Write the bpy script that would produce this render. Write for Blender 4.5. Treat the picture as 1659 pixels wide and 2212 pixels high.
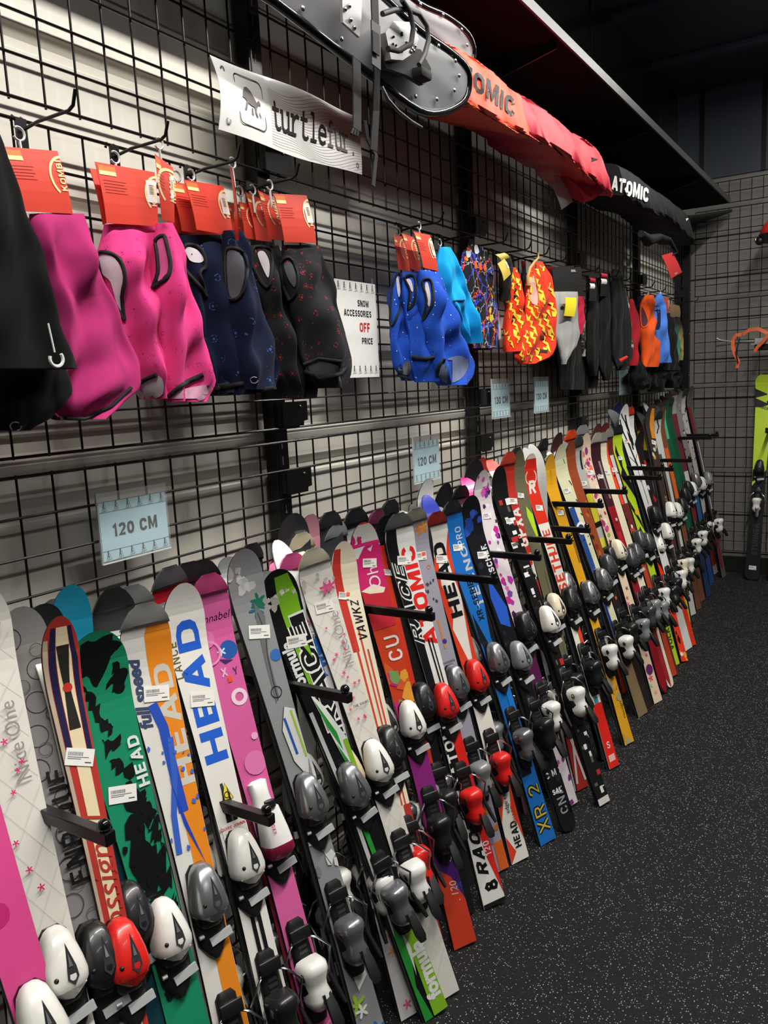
import bpy, bmesh, math, random
from mathutils import Vector, Matrix, Euler

# ------------------------------------------------------------------ scene, camera, light, exposure
for o in list(bpy.data.objects): bpy.data.objects.remove(o)
SC = bpy.context.scene
COL = SC.collection
CAM = Vector((1.37229648, -1.72643291, 1.57277607))
CROT = Euler((1.41479764, 0.04922689, 0.55878420), 'XYZ')
FPX = 1728.43
cd = bpy.data.cameras.new('camera'); cam = bpy.data.objects.new('camera', cd); COL.objects.link(cam)
cam.location = CAM; cam.rotation_euler = CROT
cd.sensor_fit = 'VERTICAL'; cd.sensor_height = 36.0; cd.lens = 36.0*FPX/2212; cd.clip_start = .02
SC.camera = cam
RM = CROT.to_matrix()

w = bpy.data.worlds.new('world'); SC.world = w; w.use_nodes = True
w.node_tree.nodes['Background'].inputs[0].default_value = (.75, .85, 1, 1)
w.node_tree.nodes['Background'].inputs[1].default_value = .03
LAMP_X, LAMP_Z = 1.28, 3.45
LIGHTS = [(LAMP_X, -1.5, 46), (LAMP_X, .1, 50), (LAMP_X, 1.7, 42), (LAMP_X, 3.3, 22), (3.6, -1.5, 10), (3.6, 1.2, 10), (3.6, 3.9, 6)]  # second row, over the open floor, is unseen and added as fill light
SC.view_settings.view_transform = 'Standard'; SC.view_settings.look = 'None'
SC.view_settings.gamma = 1; SC.view_settings.use_curve_mapping = False
SC.view_settings.exposure = 0.28

# ------------------------------------------------------------------ helpers
def lin(h):
    if isinstance(h, str):
        h = h.lstrip('#'); h = ''.join(x*2 for x in h) if len(h) == 3 else h; c = [int(h[i:i+2], 16)/255 for i in (0, 2, 4)]
    else: c = h
    return tuple(x/12.92 if x <= .04045 else ((x+.055)/1.055)**2.4 for x in c)
_M = {}
def mat(hexc, rough=.45, metal=0., coat=0., var=.06, scale=60., bump=0., name=None, spec=.5):
    key = (hexc, rough, metal, coat, var, scale, bump, spec)
    if key in _M: return _M[key]
    m = bpy.data.materials.new(name or 'paint'); m.use_nodes = True
    n = m.node_tree.nodes; l = m.node_tree.links; b = n['Principled BSDF']
    c = lin(hexc)
    b.inputs['Specular IOR Level'].default_value = spec
    b.inputs['Roughness'].default_value = rough; b.inputs['Metallic'].default_value = metal
    b.inputs['Coat Weight'].default_value = coat; b.inputs['Coat Roughness'].default_value = .08
    t = n.new('ShaderNodeTexCoord'); x = n.new('ShaderNodeTexNoise'); x.inputs['Scale'].default_value = scale; x.inputs['Detail'].default_value = 3
    l.new(t.outputs['Object'], x.inputs['Vector'])
    mx = n.new('ShaderNodeMix'); mx.data_type = 'RGBA'
    mx.inputs[6].default_value = (*[v*(1-var) for v in c], 1); mx.inputs[7].default_value = (*[min(1, v*(1+var)) for v in c], 1)
    l.new(x.outputs['Fac'], mx.inputs[0]); l.new(mx.outputs[2], b.inputs['Base Color'])
    if bump:
        bp_ = n.new('ShaderNodeBump'); bp_.inputs['Strength'].default_value = bump; bp_.inputs['Distance'].default_value = .002
        l.new(x.outputs['Fac'], bp_.inputs['Height']); l.new(bp_.outputs['Normal'], b.inputs['Normal'])
    _M[key] = m; return m
def glass(name='clear_plastic'):
    if name in _M: return _M[name]
    m = bpy.data.materials.new(name); m.use_nodes = True; n = m.node_tree.nodes; l = m.node_tree.links
    b = n['Principled BSDF']; b.inputs['Alpha'].default_value = .07; b.inputs['Roughness'].default_value = .06
    x = n.new('ShaderNodeTexNoise'); x.inputs['Scale'].default_value = 5; mx = n.new('ShaderNodeMix'); mx.data_type = 'RGBA'
    mx.inputs[6].default_value = (.8, .85, .85, 1); mx.inputs[7].default_value = (1, 1, 1, 1)
    l.new(x.outputs['Fac'], mx.inputs[0]); l.new(mx.outputs[2], b.inputs['Base Color'])
    _M[name] = m; return m

def at(u, v, ax, val):
    """point where the view ray through photo pixel (u,v) meets the plane coordinate[ax]=val (layout survey)"""
    d = RM @ Vector(((u-829.5)/FPX, -(v-1106)/FPX, -1)); t = (val-CAM[ax])/d[ax]
    return CAM + d*t
def atp(u, v, n, k):
    d = RM @ Vector(((u-829.5)/FPX, -(v-1106)/FPX, -1)); n = Vector(n)
    return CAM + d*((k-n.dot(CAM))/n.dot(d))

class MB:
    def __init__(s): s.v = []; s.f = []; s.m = []; s.mats = []
    def mi(s, m):
        if m not in s.mats: s.mats.append(m)
        return s.mats.index(m)
    def add(s, vs, fs, m, M=None):
        o = len(s.v); i = s.mi(m)
        s.v += [tuple(M @ Vector(p)) if M else tuple(p) for p in vs]
        s.f += [[o+k for k in f] for f in fs]; s.m += [i]*len(fs)
    def box(s, a, b, m, M=None, bev=0.0):
        x0, y0, z0 = a; x1, y1, z1 = b
        if bev <= 0:
            vs = [(x, y, z) for x in (x0, x1) for y in (y0, y1) for z in (z0, z1)]
            s.add(vs, [(0,1,3,2),(4,6,7,5),(0,4,5,1),(2,3,7,6),(0,2,6,4),(1,5,7,3)], m, M); return
        bm = bmesh.new(); bmesh.ops.create_cube(bm, size=1)
        for q in bm.verts: q.co = Vector(((x0+x1)/2+q.co.x*(x1-x0), (y0+y1)/2+q.co.y*(y1-y0), (z0+z1)/2+q.co.z*(z1-z0)))
        bmesh.ops.bevel(bm, geom=list(bm.edges), offset=bev, segments=2, affect='EDGES', profile=.5)
        s.bm(bm, m, M)
    def bm(s, bm, m, M=None):
        bm.verts.index_update(); s.add([q.co.copy() for q in bm.verts], [[q.index for q in f.verts] for f in bm.faces], m, M); bm.free()
    def tube(s, pts, r, m, n=8, M=None, closed=False):
        pts = [Vector(p) for p in pts]; N = len(pts); vs = []; fs = []
        rs = r if isinstance(r, (list, tuple)) else [r]*N
        up = None
        for i, p in enumerate(pts):
            if closed: d = pts[(i+1) % N]-pts[i-1]
            else: d = pts[min(i+1, N-1)]-pts[max(i-1, 0)]
            d = d.normalized() if d.length > 1e-9 else Vector((0,0,1))
            if up is None: up = Vector((0,0,1)) if abs(d.z) < .9 else Vector((1,0,0))
            a = d.cross(up).normalized(); b = a.cross(d).normalized(); up = b
            for k in range(n):
                t = 2*math.pi*k/n; vs.append(p+(a*math.cos(t)+b*math.sin(t))*rs[i])
        for i in range(N if closed else N-1):
            for k in range(n):
                j = (i+1) % N
                fs.append((i*n+k, i*n+(k+1) % n, j*n+(k+1) % n, j*n+k))
        if not closed: fs += [tuple(range(n))[::-1], tuple((N-1)*n+k for k in range(n))]
        s.add(vs, fs, m, M)
    def loft(s, rings, m, cap=True, M=None, closed=True):
        n = len(rings[0]); vs = [p for r in rings for p in r]; fs = []
        for i in range(len(rings)-1):
            for k in range(n if closed else n-1):
                fs.append((i*n+k, i*n+(k+1) % n, (i+1)*n+(k+1) % n, (i+1)*n+k))
        if cap: fs += [tuple(range(n))[::-1], tuple((len(rings)-1)*n+k for k in range(n))]
        s.add(vs, fs, m, M)
    def ball(s, c, r, m, M=None, sc=(1,1,1)):
        bm = bmesh.new(); bmesh.ops.create_uvsphere(bm, u_segments=12, v_segments=8, radius=r)
        for q in bm.verts: q.co = Vector((q.co.x*sc[0]+c[0], q.co.y*sc[1]+c[1], q.co.z*sc[2]+c[2]))
        s.bm(bm, m, M)
    def data(s, name, smooth=None):
        me = bpy.data.meshes.new(name); me.from_pydata(s.v, [], s.f)
        for m in s.mats: me.materials.append(m)
        me.polygons.foreach_set('material_index', s.m)
        if smooth is not None:
            bm = bmesh.new(); bm.from_mesh(me); bmesh.ops.recalc_face_normals(bm, faces=bm.faces)
            for e in bm.edges:
                e.smooth = (len(e.link_faces) == 2 and e.calc_face_angle(3) < math.radians(smooth))
            for f in bm.faces: f.smooth = True
            bm.to_mesh(me); bm.free()
        me.update(); return me
    def build(s, name, parent=None, smooth=None, M=None):
        return link(name, s.data(name, smooth), parent, M)
def link(name, me, parent=None, M=None):
    o = bpy.data.objects.new(name, me); COL.objects.link(o)
    if parent: o.parent = parent
    if M: o.matrix_local = M
    return o
def thing(name, label, cat, M=None, group=None, kind=None):
    o = bpy.data.objects.new(name, None); COL.objects.link(o); o.empty_display_size = .05
    if M is not None: o.matrix_world = M if isinstance(M, Matrix) else Matrix.Translation(M)
    return tag(o, label, cat, group, kind)
def tag(o, label, cat, group=None, kind=None):
    if label: o['label'] = label
    if cat: o['category'] = cat
    if group: o['group'] = group
    if kind: o['kind'] = kind
    return o
def struct(o): o['kind'] = 'structure'; return o

_T = {}
GL = {'A': (.8, [[(.09,0),(.36,.93),(.44,.93),(.71,0)], [(.22,.30),(.58,.30)]]), 'B': (.72, [[(.1,.1),(.1,.9),(.44,.9),(.56,.82),(.56,.60),(.44,.51),(.1,.51)], [(.44,.51),(.60,.42),(.62,.22),(.48,.1),(.1,.1)]]),
'C': (.74, [[(.63,.68),(.56,.84),(.42,.9),(.3,.9),(.16,.83),(.1,.68),(.1,.32),(.16,.17),(.3,.1),(.42,.1),(.56,.16),(.63,.32)]]), 'D': (.74, [[(.1,.1),(.1,.9),(.40,.9),(.56,.83),(.63,.66),(.63,.34),(.56,.17),(.40,.1),(.1,.1)]]),
'E': (.68, [[(.62,.9),(.1,.9),(.1,.1),(.62,.1)], [(.1,.5),(.56,.5)]]), 'F': (.64, [[(.62,.9),(.1,.9),(.1,0)], [(.1,.48),(.54,.48)]]), 'G': (.76, [[(.63,.70),(.56,.84),(.42,.9),(.3,.9),(.16,.83),(.1,.68),(.1,.32),(.16,.17),(.3,.1),(.45,.1),(.63,.2),(.63,.45),(.4,.45)]]),
'H': (.74, [[(.1,0),(.1,1)], [(.64,0),(.64,1)], [(.1,.5),(.64,.5)]]), 'I': (.2, [[(.1,0),(.1,1)]]), 'J': (.6, [[(.5,1),(.5,.28),(.42,.12),(.3,.09),(.16,.14),(.09,.3)]]), 'K': (.74, [[(.1,0),(.1,1)], [(.64,1),(.14,.42)], [(.3,.58),(.66,0)]]),
'L': (.62, [[(.1,1),(.1,.1),(.6,.1)]]), 'M': (.9, [[(.1,0),(.1,.96),(.16,.96),(.45,.18),(.74,.96),(.8,.96),(.8,0)]]), 'N': (.76, [[(.1,0),(.1,.94),(.16,.94),(.6,.06),(.66,.06),(.66,1)]]), 'O': (.78, [[(.40,.9),(.26,.88),(.13,.78),(.1,.62),(.1,.38),(.13,.22),(.26,.12),(.40,.1),(.54,.12),(.65,.22),(.68,.38),(.68,.62),(.65,.78),(.54,.88),(.40,.9)]]),
'P': (.7, [[(.1,0),(.1,.9),(.46,.9),(.6,.8),(.6,.56),(.46,.46),(.1,.46)]]), 'Q': (.78, [[(.40,.9),(.13,.78),(.1,.38),(.26,.12),(.40,.1),(.65,.22),(.68,.62),(.54,.88),(.40,.9)], [(.45,.3),(.7,.02)]]), 'R': (.74, [[(.1,0),(.1,.9),(.46,.9),(.6,.82),(.6,.58),(.46,.49),(.1,.49)], [(.38,.49),(.64,0)]]),
'S': (.7, [[(.6,.74),(.52,.87),(.36,.91),(.18,.86),(.12,.72),(.18,.58),(.36,.51),(.52,.45),(.6,.3),(.52,.15),(.34,.09),(.17,.14),(.09,.28)]]), 'T': (.66, [[(0,.9),(.66,.9)], [(.33,.9),(.33,0)]]), 'U': (.74, [[(.1,1),(.1,.32),(.18,.15),(.37,.09),(.56,.15),(.64,.32),(.64,1)]]), 'V': (.74, [[(.07,1),(.34,.07),(.40,.07),(.67,1)]]),
'W': (1.0, [[(.07,1),(.25,.07),(.3,.07),(.5,.85),(.7,.07),(.75,.07),(.93,1)]]), 'X': (.74, [[(.08,1),(.66,0)], [(.66,1),(.08,0)]]), 'Y': (.72, [[(.07,1),(.36,.48),(.65,1)], [(.36,.48),(.36,0)]]), 'Z': (.68, [[(.06,.9),(.58,.9),(.1,.1),(.62,.1)]]),
'0': (.68, [[(.34,.9),(.18,.84),(.1,.62),(.1,.38),(.18,.16),(.34,.1),(.5,.16),(.58,.38),(.58,.62),(.5,.84),(.34,.9)]]), '1': (.44, [[(.06,.74),(.28,.95),(.28,0)]]), '2': (.66, [[(.08,.72),(.16,.86),(.34,.91),(.52,.84),(.57,.68),(.5,.52),(.1,.1),(.6,.1)]]), '3': (.64, [[(.08,.76),(.2,.89),(.38,.9),(.52,.8),(.5,.6),(.36,.52),(.24,.52)], [(.36,.52),(.54,.42),(.54,.2),(.38,.1),(.2,.1),(.07,.24)]]),
'4': (.68, [[(.5,0),(.5,.95),(.44,.95),(.08,.32),(.08,.24),(.66,.24)]]), '8': (.66, [[(.33,.52),(.17,.6),(.14,.78),(.33,.91),(.52,.78),(.49,.6),(.33,.52),(.12,.4),(.1,.2),(.33,.09),(.56,.2),(.54,.4),(.33,.52)]]), '-': (.5, [[(.06,.45),(.44,.45)]]), ' ': (.3, []), '$': (.6, [[(.5,.7),(.3,.82),(.12,.7),(.3,.5),(.48,.32),(.3,.18),(.1,.3)], [(.3,1),(.3,0)]]), '.': (.2, [[(.1,0),(.1,.2)]])}
GS = {'t': (.62, [[(.25,.92),(.25,.14),(.34,.04),(.50,.05),(.58,.12)], [(.05,.66),(.5,.66)]]), 'u': (.74, [[(.02,.66),(.16,.66),(.16,.16),(.25,.05),(.40,.05),(.56,.18)], [(.42,.66),(.56,.66),(.56,.05),(.7,.05)]]), 'r': (.7, [[(.06,.66),(.22,.66),(.22,.05)], [(.22,.42),(.34,.62),(.48,.68),(.6,.62)], [(.04,.05),(.44,.05)]]), 'l': (.5, [[(.08,.96),(.26,.96),(.26,.05)], [(.06,.05),(.46,.05)]]),
'e': (.66, [[(.1,.36),(.56,.36),(.52,.56),(.36,.66),(.2,.62),(.1,.46),(.1,.24),(.2,.09),(.36,.04),(.54,.12)]]), 'f': (.62, [[(.56,.88),(.46,.95),(.34,.9),(.28,.78),(.28,.05)], [(.06,.62),(.5,.62)], [(.08,.05),(.48,.05)]]), '.': (.2, [[(.1,0),(.1,.12)]])}
def strokes(pl, t):
    closed = pl[0] == pl[-1] and len(pl) > 3; p = pl[:-1] if closed else pl; n = len(p); V = []
    for i in range(n):
        a = p[i-1] if (i or closed) else None; c = p[(i+1) % n] if (i < n-1 or closed) else None; b = p[i]
        def nr(u, v):
            dx, dy = v[0]-u[0], v[1]-u[1]; l = math.hypot(dx, dy) or 1; return (-dy/l, dx/l)
        if a is None: m = nr(b, c); k = 1
        elif c is None: m = nr(a, b); k = 1
        else:
            n1, n2 = nr(a, b), nr(b, c); m = (n1[0]+n2[0], n1[1]+n2[1]); l = math.hypot(*m) or 1; m = (m[0]/l, m[1]/l); k = min(1.6, 1/max(.3, m[0]*n1[0]+m[1]*n1[1]))
        V += [(b[0]+m[0]*t/2*k, b[1]+m[1]*t/2*k), (b[0]-m[0]*t/2*k, b[1]-m[1]*t/2*k)]
    F = [(2*i, 2*i+1, 2*((i+1) % n)+1, 2*((i+1) % n)) for i in range(n if closed else n-1)]
    return V, F
def block2d(s, t, shear=0, space=.16, G=None):
    G = G or GL; x = 0; V = []; F = []
    for ch in s:
        w, st = G[ch]
        for pl in st:
            v, f = strokes(pl, t); o = len(V); V += [(x+a, b) for a, b in v]; F += [[o+i for i in q] for q in f]
        x += w+space
    x -= space
    return [(a-x/2+shear*(b-.5), b-.5) for a, b in V], F
def text2d(s, size=1., bold=.0, shear=0., sx=1., align='CENTER', space=1.):
    """triangulated lettering in the xy plane, centred on the origin"""
    if all(c in GL for c in s):
        vs, fs = block2d(s, min(.30, .15+bold*1.3), shear); return [(x*size*.72*sx, y*size*.72) for x, y in vs], fs
    key = (s, bold, shear, space)
    if key not in _T:
        c = bpy.data.curves.new('lettering', 'FONT'); c.body = s; c.size = 1; c.align_x = 'CENTER'; c.align_y = 'CENTER'
        c.resolution_u = 3; c.offset = bold; c.shear = shear; c.space_character = space
        o = bpy.data.objects.new('lettering', c); COL.objects.link(o)
        bpy.context.view_layer.update()
        me = bpy.data.meshes.new_from_object(o.evaluated_get(bpy.context.evaluated_depsgraph_get()))
        vs = [(p.co.x, p.co.y) for p in me.vertices]; fs = [list(p.vertices) for p in me.polygons]
        bpy.data.objects.remove(o); bpy.data.meshes.remove(me); bpy.data.curves.remove(c)
        _T[key] = (vs, fs)
    vs, fs = _T[key]
    return [(x*size*sx, y*size) for x, y in vs], fs
def circle2d(r, n=18, ry=None): return [(r*math.cos(2*math.pi*k/n), (ry or r)*math.sin(2*math.pi*k/n)) for k in range(n)]
def flat(mb, pts, m, M): mb.add([(x, y, 0) for x, y in pts], [list(range(len(pts)))], m, M)
def flatF(mb, vf, m, M): mb.add([(x, y, 0) for x, y in vf[0]], vf[1], m, M)
def ring2d(mb, r1, r0, m, M, n=24, a0=0, a1=2*math.pi):
    vs = []; fs = []
    for k in range(n+1):
        t = a0+(a1-a0)*k/n
        vs += [(r0*math.cos(t), r0*math.sin(t), 0), (r1*math.cos(t), r1*math.sin(t), 0)]
    for k in range(n): fs.append((2*k, 2*k+1, 2*k+3, 2*k+2))
    mb.add(vs, fs, m, M)
def frame(o, X, Y):
    """matrix whose local x,y run along X,Y (normal = X x Y)"""
    X = Vector(X).normalized(); Z = X.cross(Vector(Y)).normalized(); Y = Z.cross(X)
    return Matrix(((X.x, Y.x, Z.x, o[0]), (X.y, Y.y, Z.y, o[1]), (X.z, Y.z, Z.z, o[2]), (0, 0, 0, 1)))
def wallM(x, y, z, rot=0.): # a sheet facing +x (x right = +y, up = +z)
    return Matrix.Translation((x, y, z)) @ Matrix(((0,0,1,0),(1,0,0,0),(0,1,0,0),(0,0,0,1))) @ Matrix.Rotation(rot, 4, 'Z')
CELL = .0762

# ------------------------------------------------------------------ room
def floor_mat():
    m = bpy.data.materials.new('speckled_rubber'); m.use_nodes = True; n = m.node_tree.nodes; l = m.node_tree.links; b = n['Principled BSDF']
    t = n.new('ShaderNodeTexCoord')
    col = None
    base = n.new('ShaderNodeTexNoise'); base.inputs['Scale'].default_value = 3; base.inputs['Detail'].default_value = 5; l.new(t.outputs['Object'], base.inputs['Vector'])
    mx = n.new('ShaderNodeMix'); mx.data_type = 'RGBA'; mx.inputs[6].default_value = (.0035, .0036, .004, 1); mx.inputs[7].default_value = (.008, .0082, .0085, 1)
    l.new(base.outputs['Fac'], mx.inputs[0]); col = mx.outputs[2]
    for sc, th, pick, c in ((190, .28, .74, (.30, .31, .32)), (110, .14, .72, (.42, .43, .44)), (330, .26, .7, (.05, .052, .055))):
        v = n.new('ShaderNodeTexVoronoi'); v.inputs['Scale'].default_value = sc; l.new(t.outputs['Object'], v.inputs['Vector'])
        nz = n.new('ShaderNodeTexNoise'); nz.inputs['Scale'].default_value = sc*1.7; l.new(t.outputs['Object'], nz.inputs['Vector'])
        ad = n.new('ShaderNodeMath'); ad.operation = 'MULTIPLY_ADD'; ad.inputs[1].default_value = .5; l.new(nz.outputs['Fac'], ad.inputs[0]); l.new(v.outputs['Distance'], ad.inputs[2])
        lt = n.new('ShaderNodeMath'); lt.operation = 'LESS_THAN'; lt.inputs[1].default_value = th+.25; l.new(ad.outputs[0], lt.inputs[0])
        sp = n.new('ShaderNodeSeparateColor'); l.new(v.outputs['Color'], sp.inputs[0])
        gt = n.new('ShaderNodeMath'); gt.operation = 'GREATER_THAN'; gt.inputs[1].default_value = pick; l.new(sp.outputs[0], gt.inputs[0])
        mu = n.new('ShaderNodeMath'); mu.operation = 'MULTIPLY'; l.new(lt.outputs[0], mu.inputs[0]); l.new(gt.outputs[0], mu.inputs[1])
        k = n.new('ShaderNodeMix'); k.data_type = 'RGBA'; k.inputs[7].default_value = (*c, 1); l.new(mu.outputs[0], k.inputs[0]); l.new(col, k.inputs[6]); col = k.outputs[2]
    l.new(col, b.inputs['Base Color']); b.inputs['Roughness'].default_value = .8; b.inputs['Specular IOR Level'].default_value = .25
    bu = n.new('ShaderNodeBump'); bu.inputs['Strength'].default_value = .4; bu.inputs['Distance'].default_value = .002
    nb = n.new('ShaderNodeTexNoise'); nb.inputs['Scale'].default_value = 250; l.new(t.outputs['Object'], nb.inputs['Vector']); l.new(nb.outputs['Fac'], bu.inputs['Height']); l.new(bu.outputs['Normal'], b.inputs['Normal'])
    return m
YB = 4.84            # grid plane of the back wall
WX = -.065           # siding face behind the side grid
X1, Y0 = 5.2, -3.6
m_side = mat('#d4d0c5', .38, 0, 0, .04, 9, 0, 'white_siding')
m_back = mat('#74716c', .5, 0, 0, .05, 6, 0, 'grey_siding')
m_black = mat('#0a0a0b', .32, 0, 0, .2, 20, 0, 'black_paint')
m_gloss = mat('#08090b', .16, 0, .3, .2, 4, 0, 'glossy_black'); m_ceil = mat('#3c424b', .34, 0, 0, .25, 1.5, 0, 'dark_ceiling_paint')
m_blackw = mat('#151413', .3, .3, 0, .15, 90, 0, 'black_powder_coat')
mb = MB(); mb.box((WX-.12, Y0, -.1), (X1, YB+.15, 0), floor_mat()); struct(mb.build('floor'))
# side wall: siding with horizontal grooves
ribs = [2.262, 1.962, 1.662, 1.362, 1.062, .762, .462, .162]
prof = [(WX, 2.74)]
for r in ribs:
    prof += [(WX, r+.026), (WX-.004, r+.022), (WX-.016, r+.004), (WX-.018, r-.012), (WX-.003, r-.018), (WX, r-.022)]
    if r == 1.662: prof += [(WX, 1.515), (WX-.012, 1.508), (WX-.012, 1.477), (WX+.006, 1.471), (WX+.012, 1.455), (WX+.006, 1.437), (WX, 1.432)]
prof += [(WX, 0)]
mb = MB()
vs = [(x, y, z) for x, z in prof for y in (Y0, YB+.06)]
mb.add(vs, [(2*i, 2*i+1, 2*i+3, 2*i+2) for i in range(len(prof)-1)], m_side)
mb.box((WX-.12, Y0, 0), (WX-.03, YB+.06, 2.74), m_side)
struct(mb.build('wall_left'))
mb = MB(); mb.box((WX-.12, Y0, 2.742), (WX+.005, YB+.06, 3.6), m_gloss)
for k in range(5): mb.box((WX+.004, Y0+1.6*k+1.6, 2.742), (WX+.012, Y0+1.6*k+1.61, 3.6), m_black)
struct(mb.build('trim_1'))
# back wall
mb = MB(); mb.box((WX-.12, YB+.06, 0), (X1, YB+.15, 2.97), m_back)
for r in ribs + [2.56]:
    mb.box((WX, YB+.052, r-.004), (X1, YB+.06, r+.02), m_back); mb.box((WX, YB+.056, r-.012), (X1, YB+.06, r-.006), m_black)
struct(mb.build('wall_back'))
mb = MB(); mb.box((WX-.12, YB+.045, 2.97), (X1, YB+.15, 3.6), m_ceil)
for k in range(12): mb.box((.1+.42*k, YB+.035, 2.97), (.13+.42*k, YB+.045, 3.6), m_black)
struct(mb.build('trim_2'))
mb = MB(); mb.box((WX, YB+.03, 0), (X1, YB+.06, .125), mat('#0e0e0f', .5)); struct(mb.build('baseboard_back'))
mb = MB(); mb.box((X1, Y0, 0), (X1+.1, YB+.15, 3.6), mat('#3a3937', .7)); struct(mb.build('wall_right'))
mb = MB(); mb.box((WX-.12, Y0-.1, 0), (X1+.1, Y0, 3.6), mat('#3a3937', .7)); struct(mb.build('wall_front'))
mb = MB(); mb.box((WX-.12, Y0-.1, 3.6), (X1+.1, YB+.15, 3.7), m_ceil)
for k in range(9): mb.box((WX, Y0+.5+.9*k, 3.56), (X1, Y0+.56+.9*k, 3.6), m_ceil)
struct(mb.build('ceiling'))
em = bpy.data.materials.new('lamp_tube'); em.use_nodes = True
e_ = em.node_tree.nodes['Principled BSDF']; e_.inputs['Emission Color'].default_value = (.9, .96, 1, 1); e_.inputs['Emission Strength'].default_value = 9
for i, (x, y, p) in enumerate(LIGHTS):
    nm = ['nearest', 'second', 'third', 'farthest'][i] + ' strip lamp of the row above the ski aisle' if i < 4 else ['nearest', 'middle', 'farthest'][i-4] + ' strip lamp of the added fill row over the open floor'
    t = thing('ceiling_lamp', 'white fluorescent tube fixture, '+nm, 'ceiling lamp', (x, y, LAMP_Z+.1), 'tube lamps under the black ceiling')
    b = MB(); b.box((-.07, -.72, 0), (.07, .72, .05), mat('#c9ccd0', .4)); b.build('housing', t)
    b = MB(); b.tube([(0, -.7, -.018), (0, .7, -.018)], .016, em); b.build('tube', t, 60)
    ld = bpy.data.lights.new('lamp_light', 'AREA'); ld.shape = 'RECTANGLE'; ld.size = .05; ld.size_y = 1.5; ld.energy = p; ld.color = (1, .965, .90)
    lo = bpy.data.objects.new('light', ld); COL.objects.link(lo); lo.parent = t; lo.location = (0, 0, -.05)
# shelf over the side grid
t = thing('wall_shelf', 'long black overhead shelf running along the top of the wire grid', 'shelf', (0, 1, 2.72))
b = MB(); b.box((WX-.0, Y0+.2-1, 0), (.36, YB-1.27, .018), mat('#060606', .8, spec=.1)); b.build('board', t)
b = MB(); b.box((.36, Y0+.2-1, -.004), (.368, YB-1.27, .03), mat('#3a3a3b', .35, .3)); b.build('edge_strip', t)
for k in range(-3, 5):
    b = MB(); y = k*1.2192-.06-1
    b.add([(WX, y, 0), (.34, y, 0), (.34, y, -.02), (WX, y, -.11), (WX, y+.006, 0), (.34, y+.006, 0), (.34, y+.006, -.02), (WX, y+.006, -.11)],
          [(0,1,2,3), (7,6,5,4), (0,4,5,1), (1,5,6,2), (2,6,7,3), (3,7,4,0)], m_black); b.build('bracket', t)
b = MB(); b.box((.02, -.28, 0), (.33, .02, .30), mat('#d8d5d0', .6)); 
for k in range(3): b.box((.05+.09*k, -.284, .05), (.11+.09*k, -.28, .2), mat('#a22b2a', .5))
tag(b.build('storage_box', None, None, Matrix.Translation((0, .93, 2.739))), 'white storage box with red panels standing on top of the overhead shelf', 'box')

# uprights, wire grid panels, panel brackets
m_wire = m_blackw
def grid_data():
    b = MB()
    for i in range(17):
        b.tube([(0, i*CELL, -.004), (0, i*CELL, 8*CELL+.004)], .0026, m_wire, 6)
    for j in range(9):
        b.tube([(.005, -.004, j*CELL), (.005, 16*CELL+.004, j*CELL)], .0029 if j not in (0, 8) else .0034, m_wire, 6)
    return b.data('grid_wire')
gd = grid_data()
TIERS = [(.79-8*CELL, 'bottom'), (1.439-8*CELL, 'lower'), (1.475, 'middle'), (2.123, 'top')]
NTH = ['first', 'second', 'third', 'fourth', 'fifth', 'sixth']
for tz, tn in TIERS:
    for k in range(-2, 4):
        o = link('wire_grid_panel', gd); o.location = (0, k*1.2192, tz)
        tag(o, f'black wire grid panel on the side wall, {tn} row, {NTH[k+2]} along from the near end', 'wire grid', 'wire grid panels on the side wall')
for tz, tn in TIERS + [(2.77, 'topmost')]:
    for k in range(2):
        if tn == 'topmost':
            b = MB()
            for i in range(17): b.tube([(0, i*CELL, -.004), (0, i*CELL, 2*CELL)], .0026, m_wire, 6)
            for j in range(3): b.tube([(.005, 0, j*CELL), (.005, 16*CELL, j*CELL)], .003, m_wire, 6)
            o = b.build('wire_grid_panel')
        else: o = link('wire_grid_panel', gd)
        o.rotation_euler = (0, 0, -math.pi/2); o.location = (.085+k*1.2192, YB, tz)
        tag(o, f'black wire grid panel on the back wall, {tn} row, {["beside the corner", "further right"][k]}', 'wire grid', 'wire grid panels on the back wall')
for k in range(-2, 5):
    y = k*1.2192-.045
    t = thing('slotted_upright', f'black slotted steel upright behind the side wire grid, {["first","second","third","fourth","fifth","sixth","seventh"][k+2]} from the near end', 'upright', (0, y, 0), 'slotted uprights on the side wall')
    b = MB(); b.box((-.05, -.025, 0), (-.012, .025, 2.72), m_black)
    for z in range(60): b.box((-.0121, -.003, .1+z*.044), (-.0112, .001, .122+z*.044), mat('#6c6b66', .6))
    b.build('post', t)
    for z in (1.512, 1.33, 2.16, .85, 2.62):
        b = MB(); b.add([(x, yy, zz) for x in (.012, .016) for yy, zz in ((-.02, .032), (.085, .032), (.085, -.02), (.068, -.022), (.066, -.034), (-.02, -.034))],
                        [(0,1,2,3,4,5), (11,10,9,8,7,6)]+[(i, (i+1) % 6+0, (i+1) % 6+6, i+6) for i in range(6)], m_black)
        b.box((-.012, -.018, -.03), (.013, -.012, .03), m_black); b.ball((.018, .05, .018), .004, mat('#777', .4, .8))
        b.build('bracket', t, None, Matrix.Translation((0, 0, z)))
b = MB(); b.box((.0, YB-.03, 0), (.05, YB+.02, 2.72), m_black)
for z in range(8): b.ball((.052, YB-.02, .3+z*.31), .004, mat('#999', .4, .6))
tag(b.build('corner_post'), 'black square corner post where the two wire grids meet', 'post')

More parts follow.
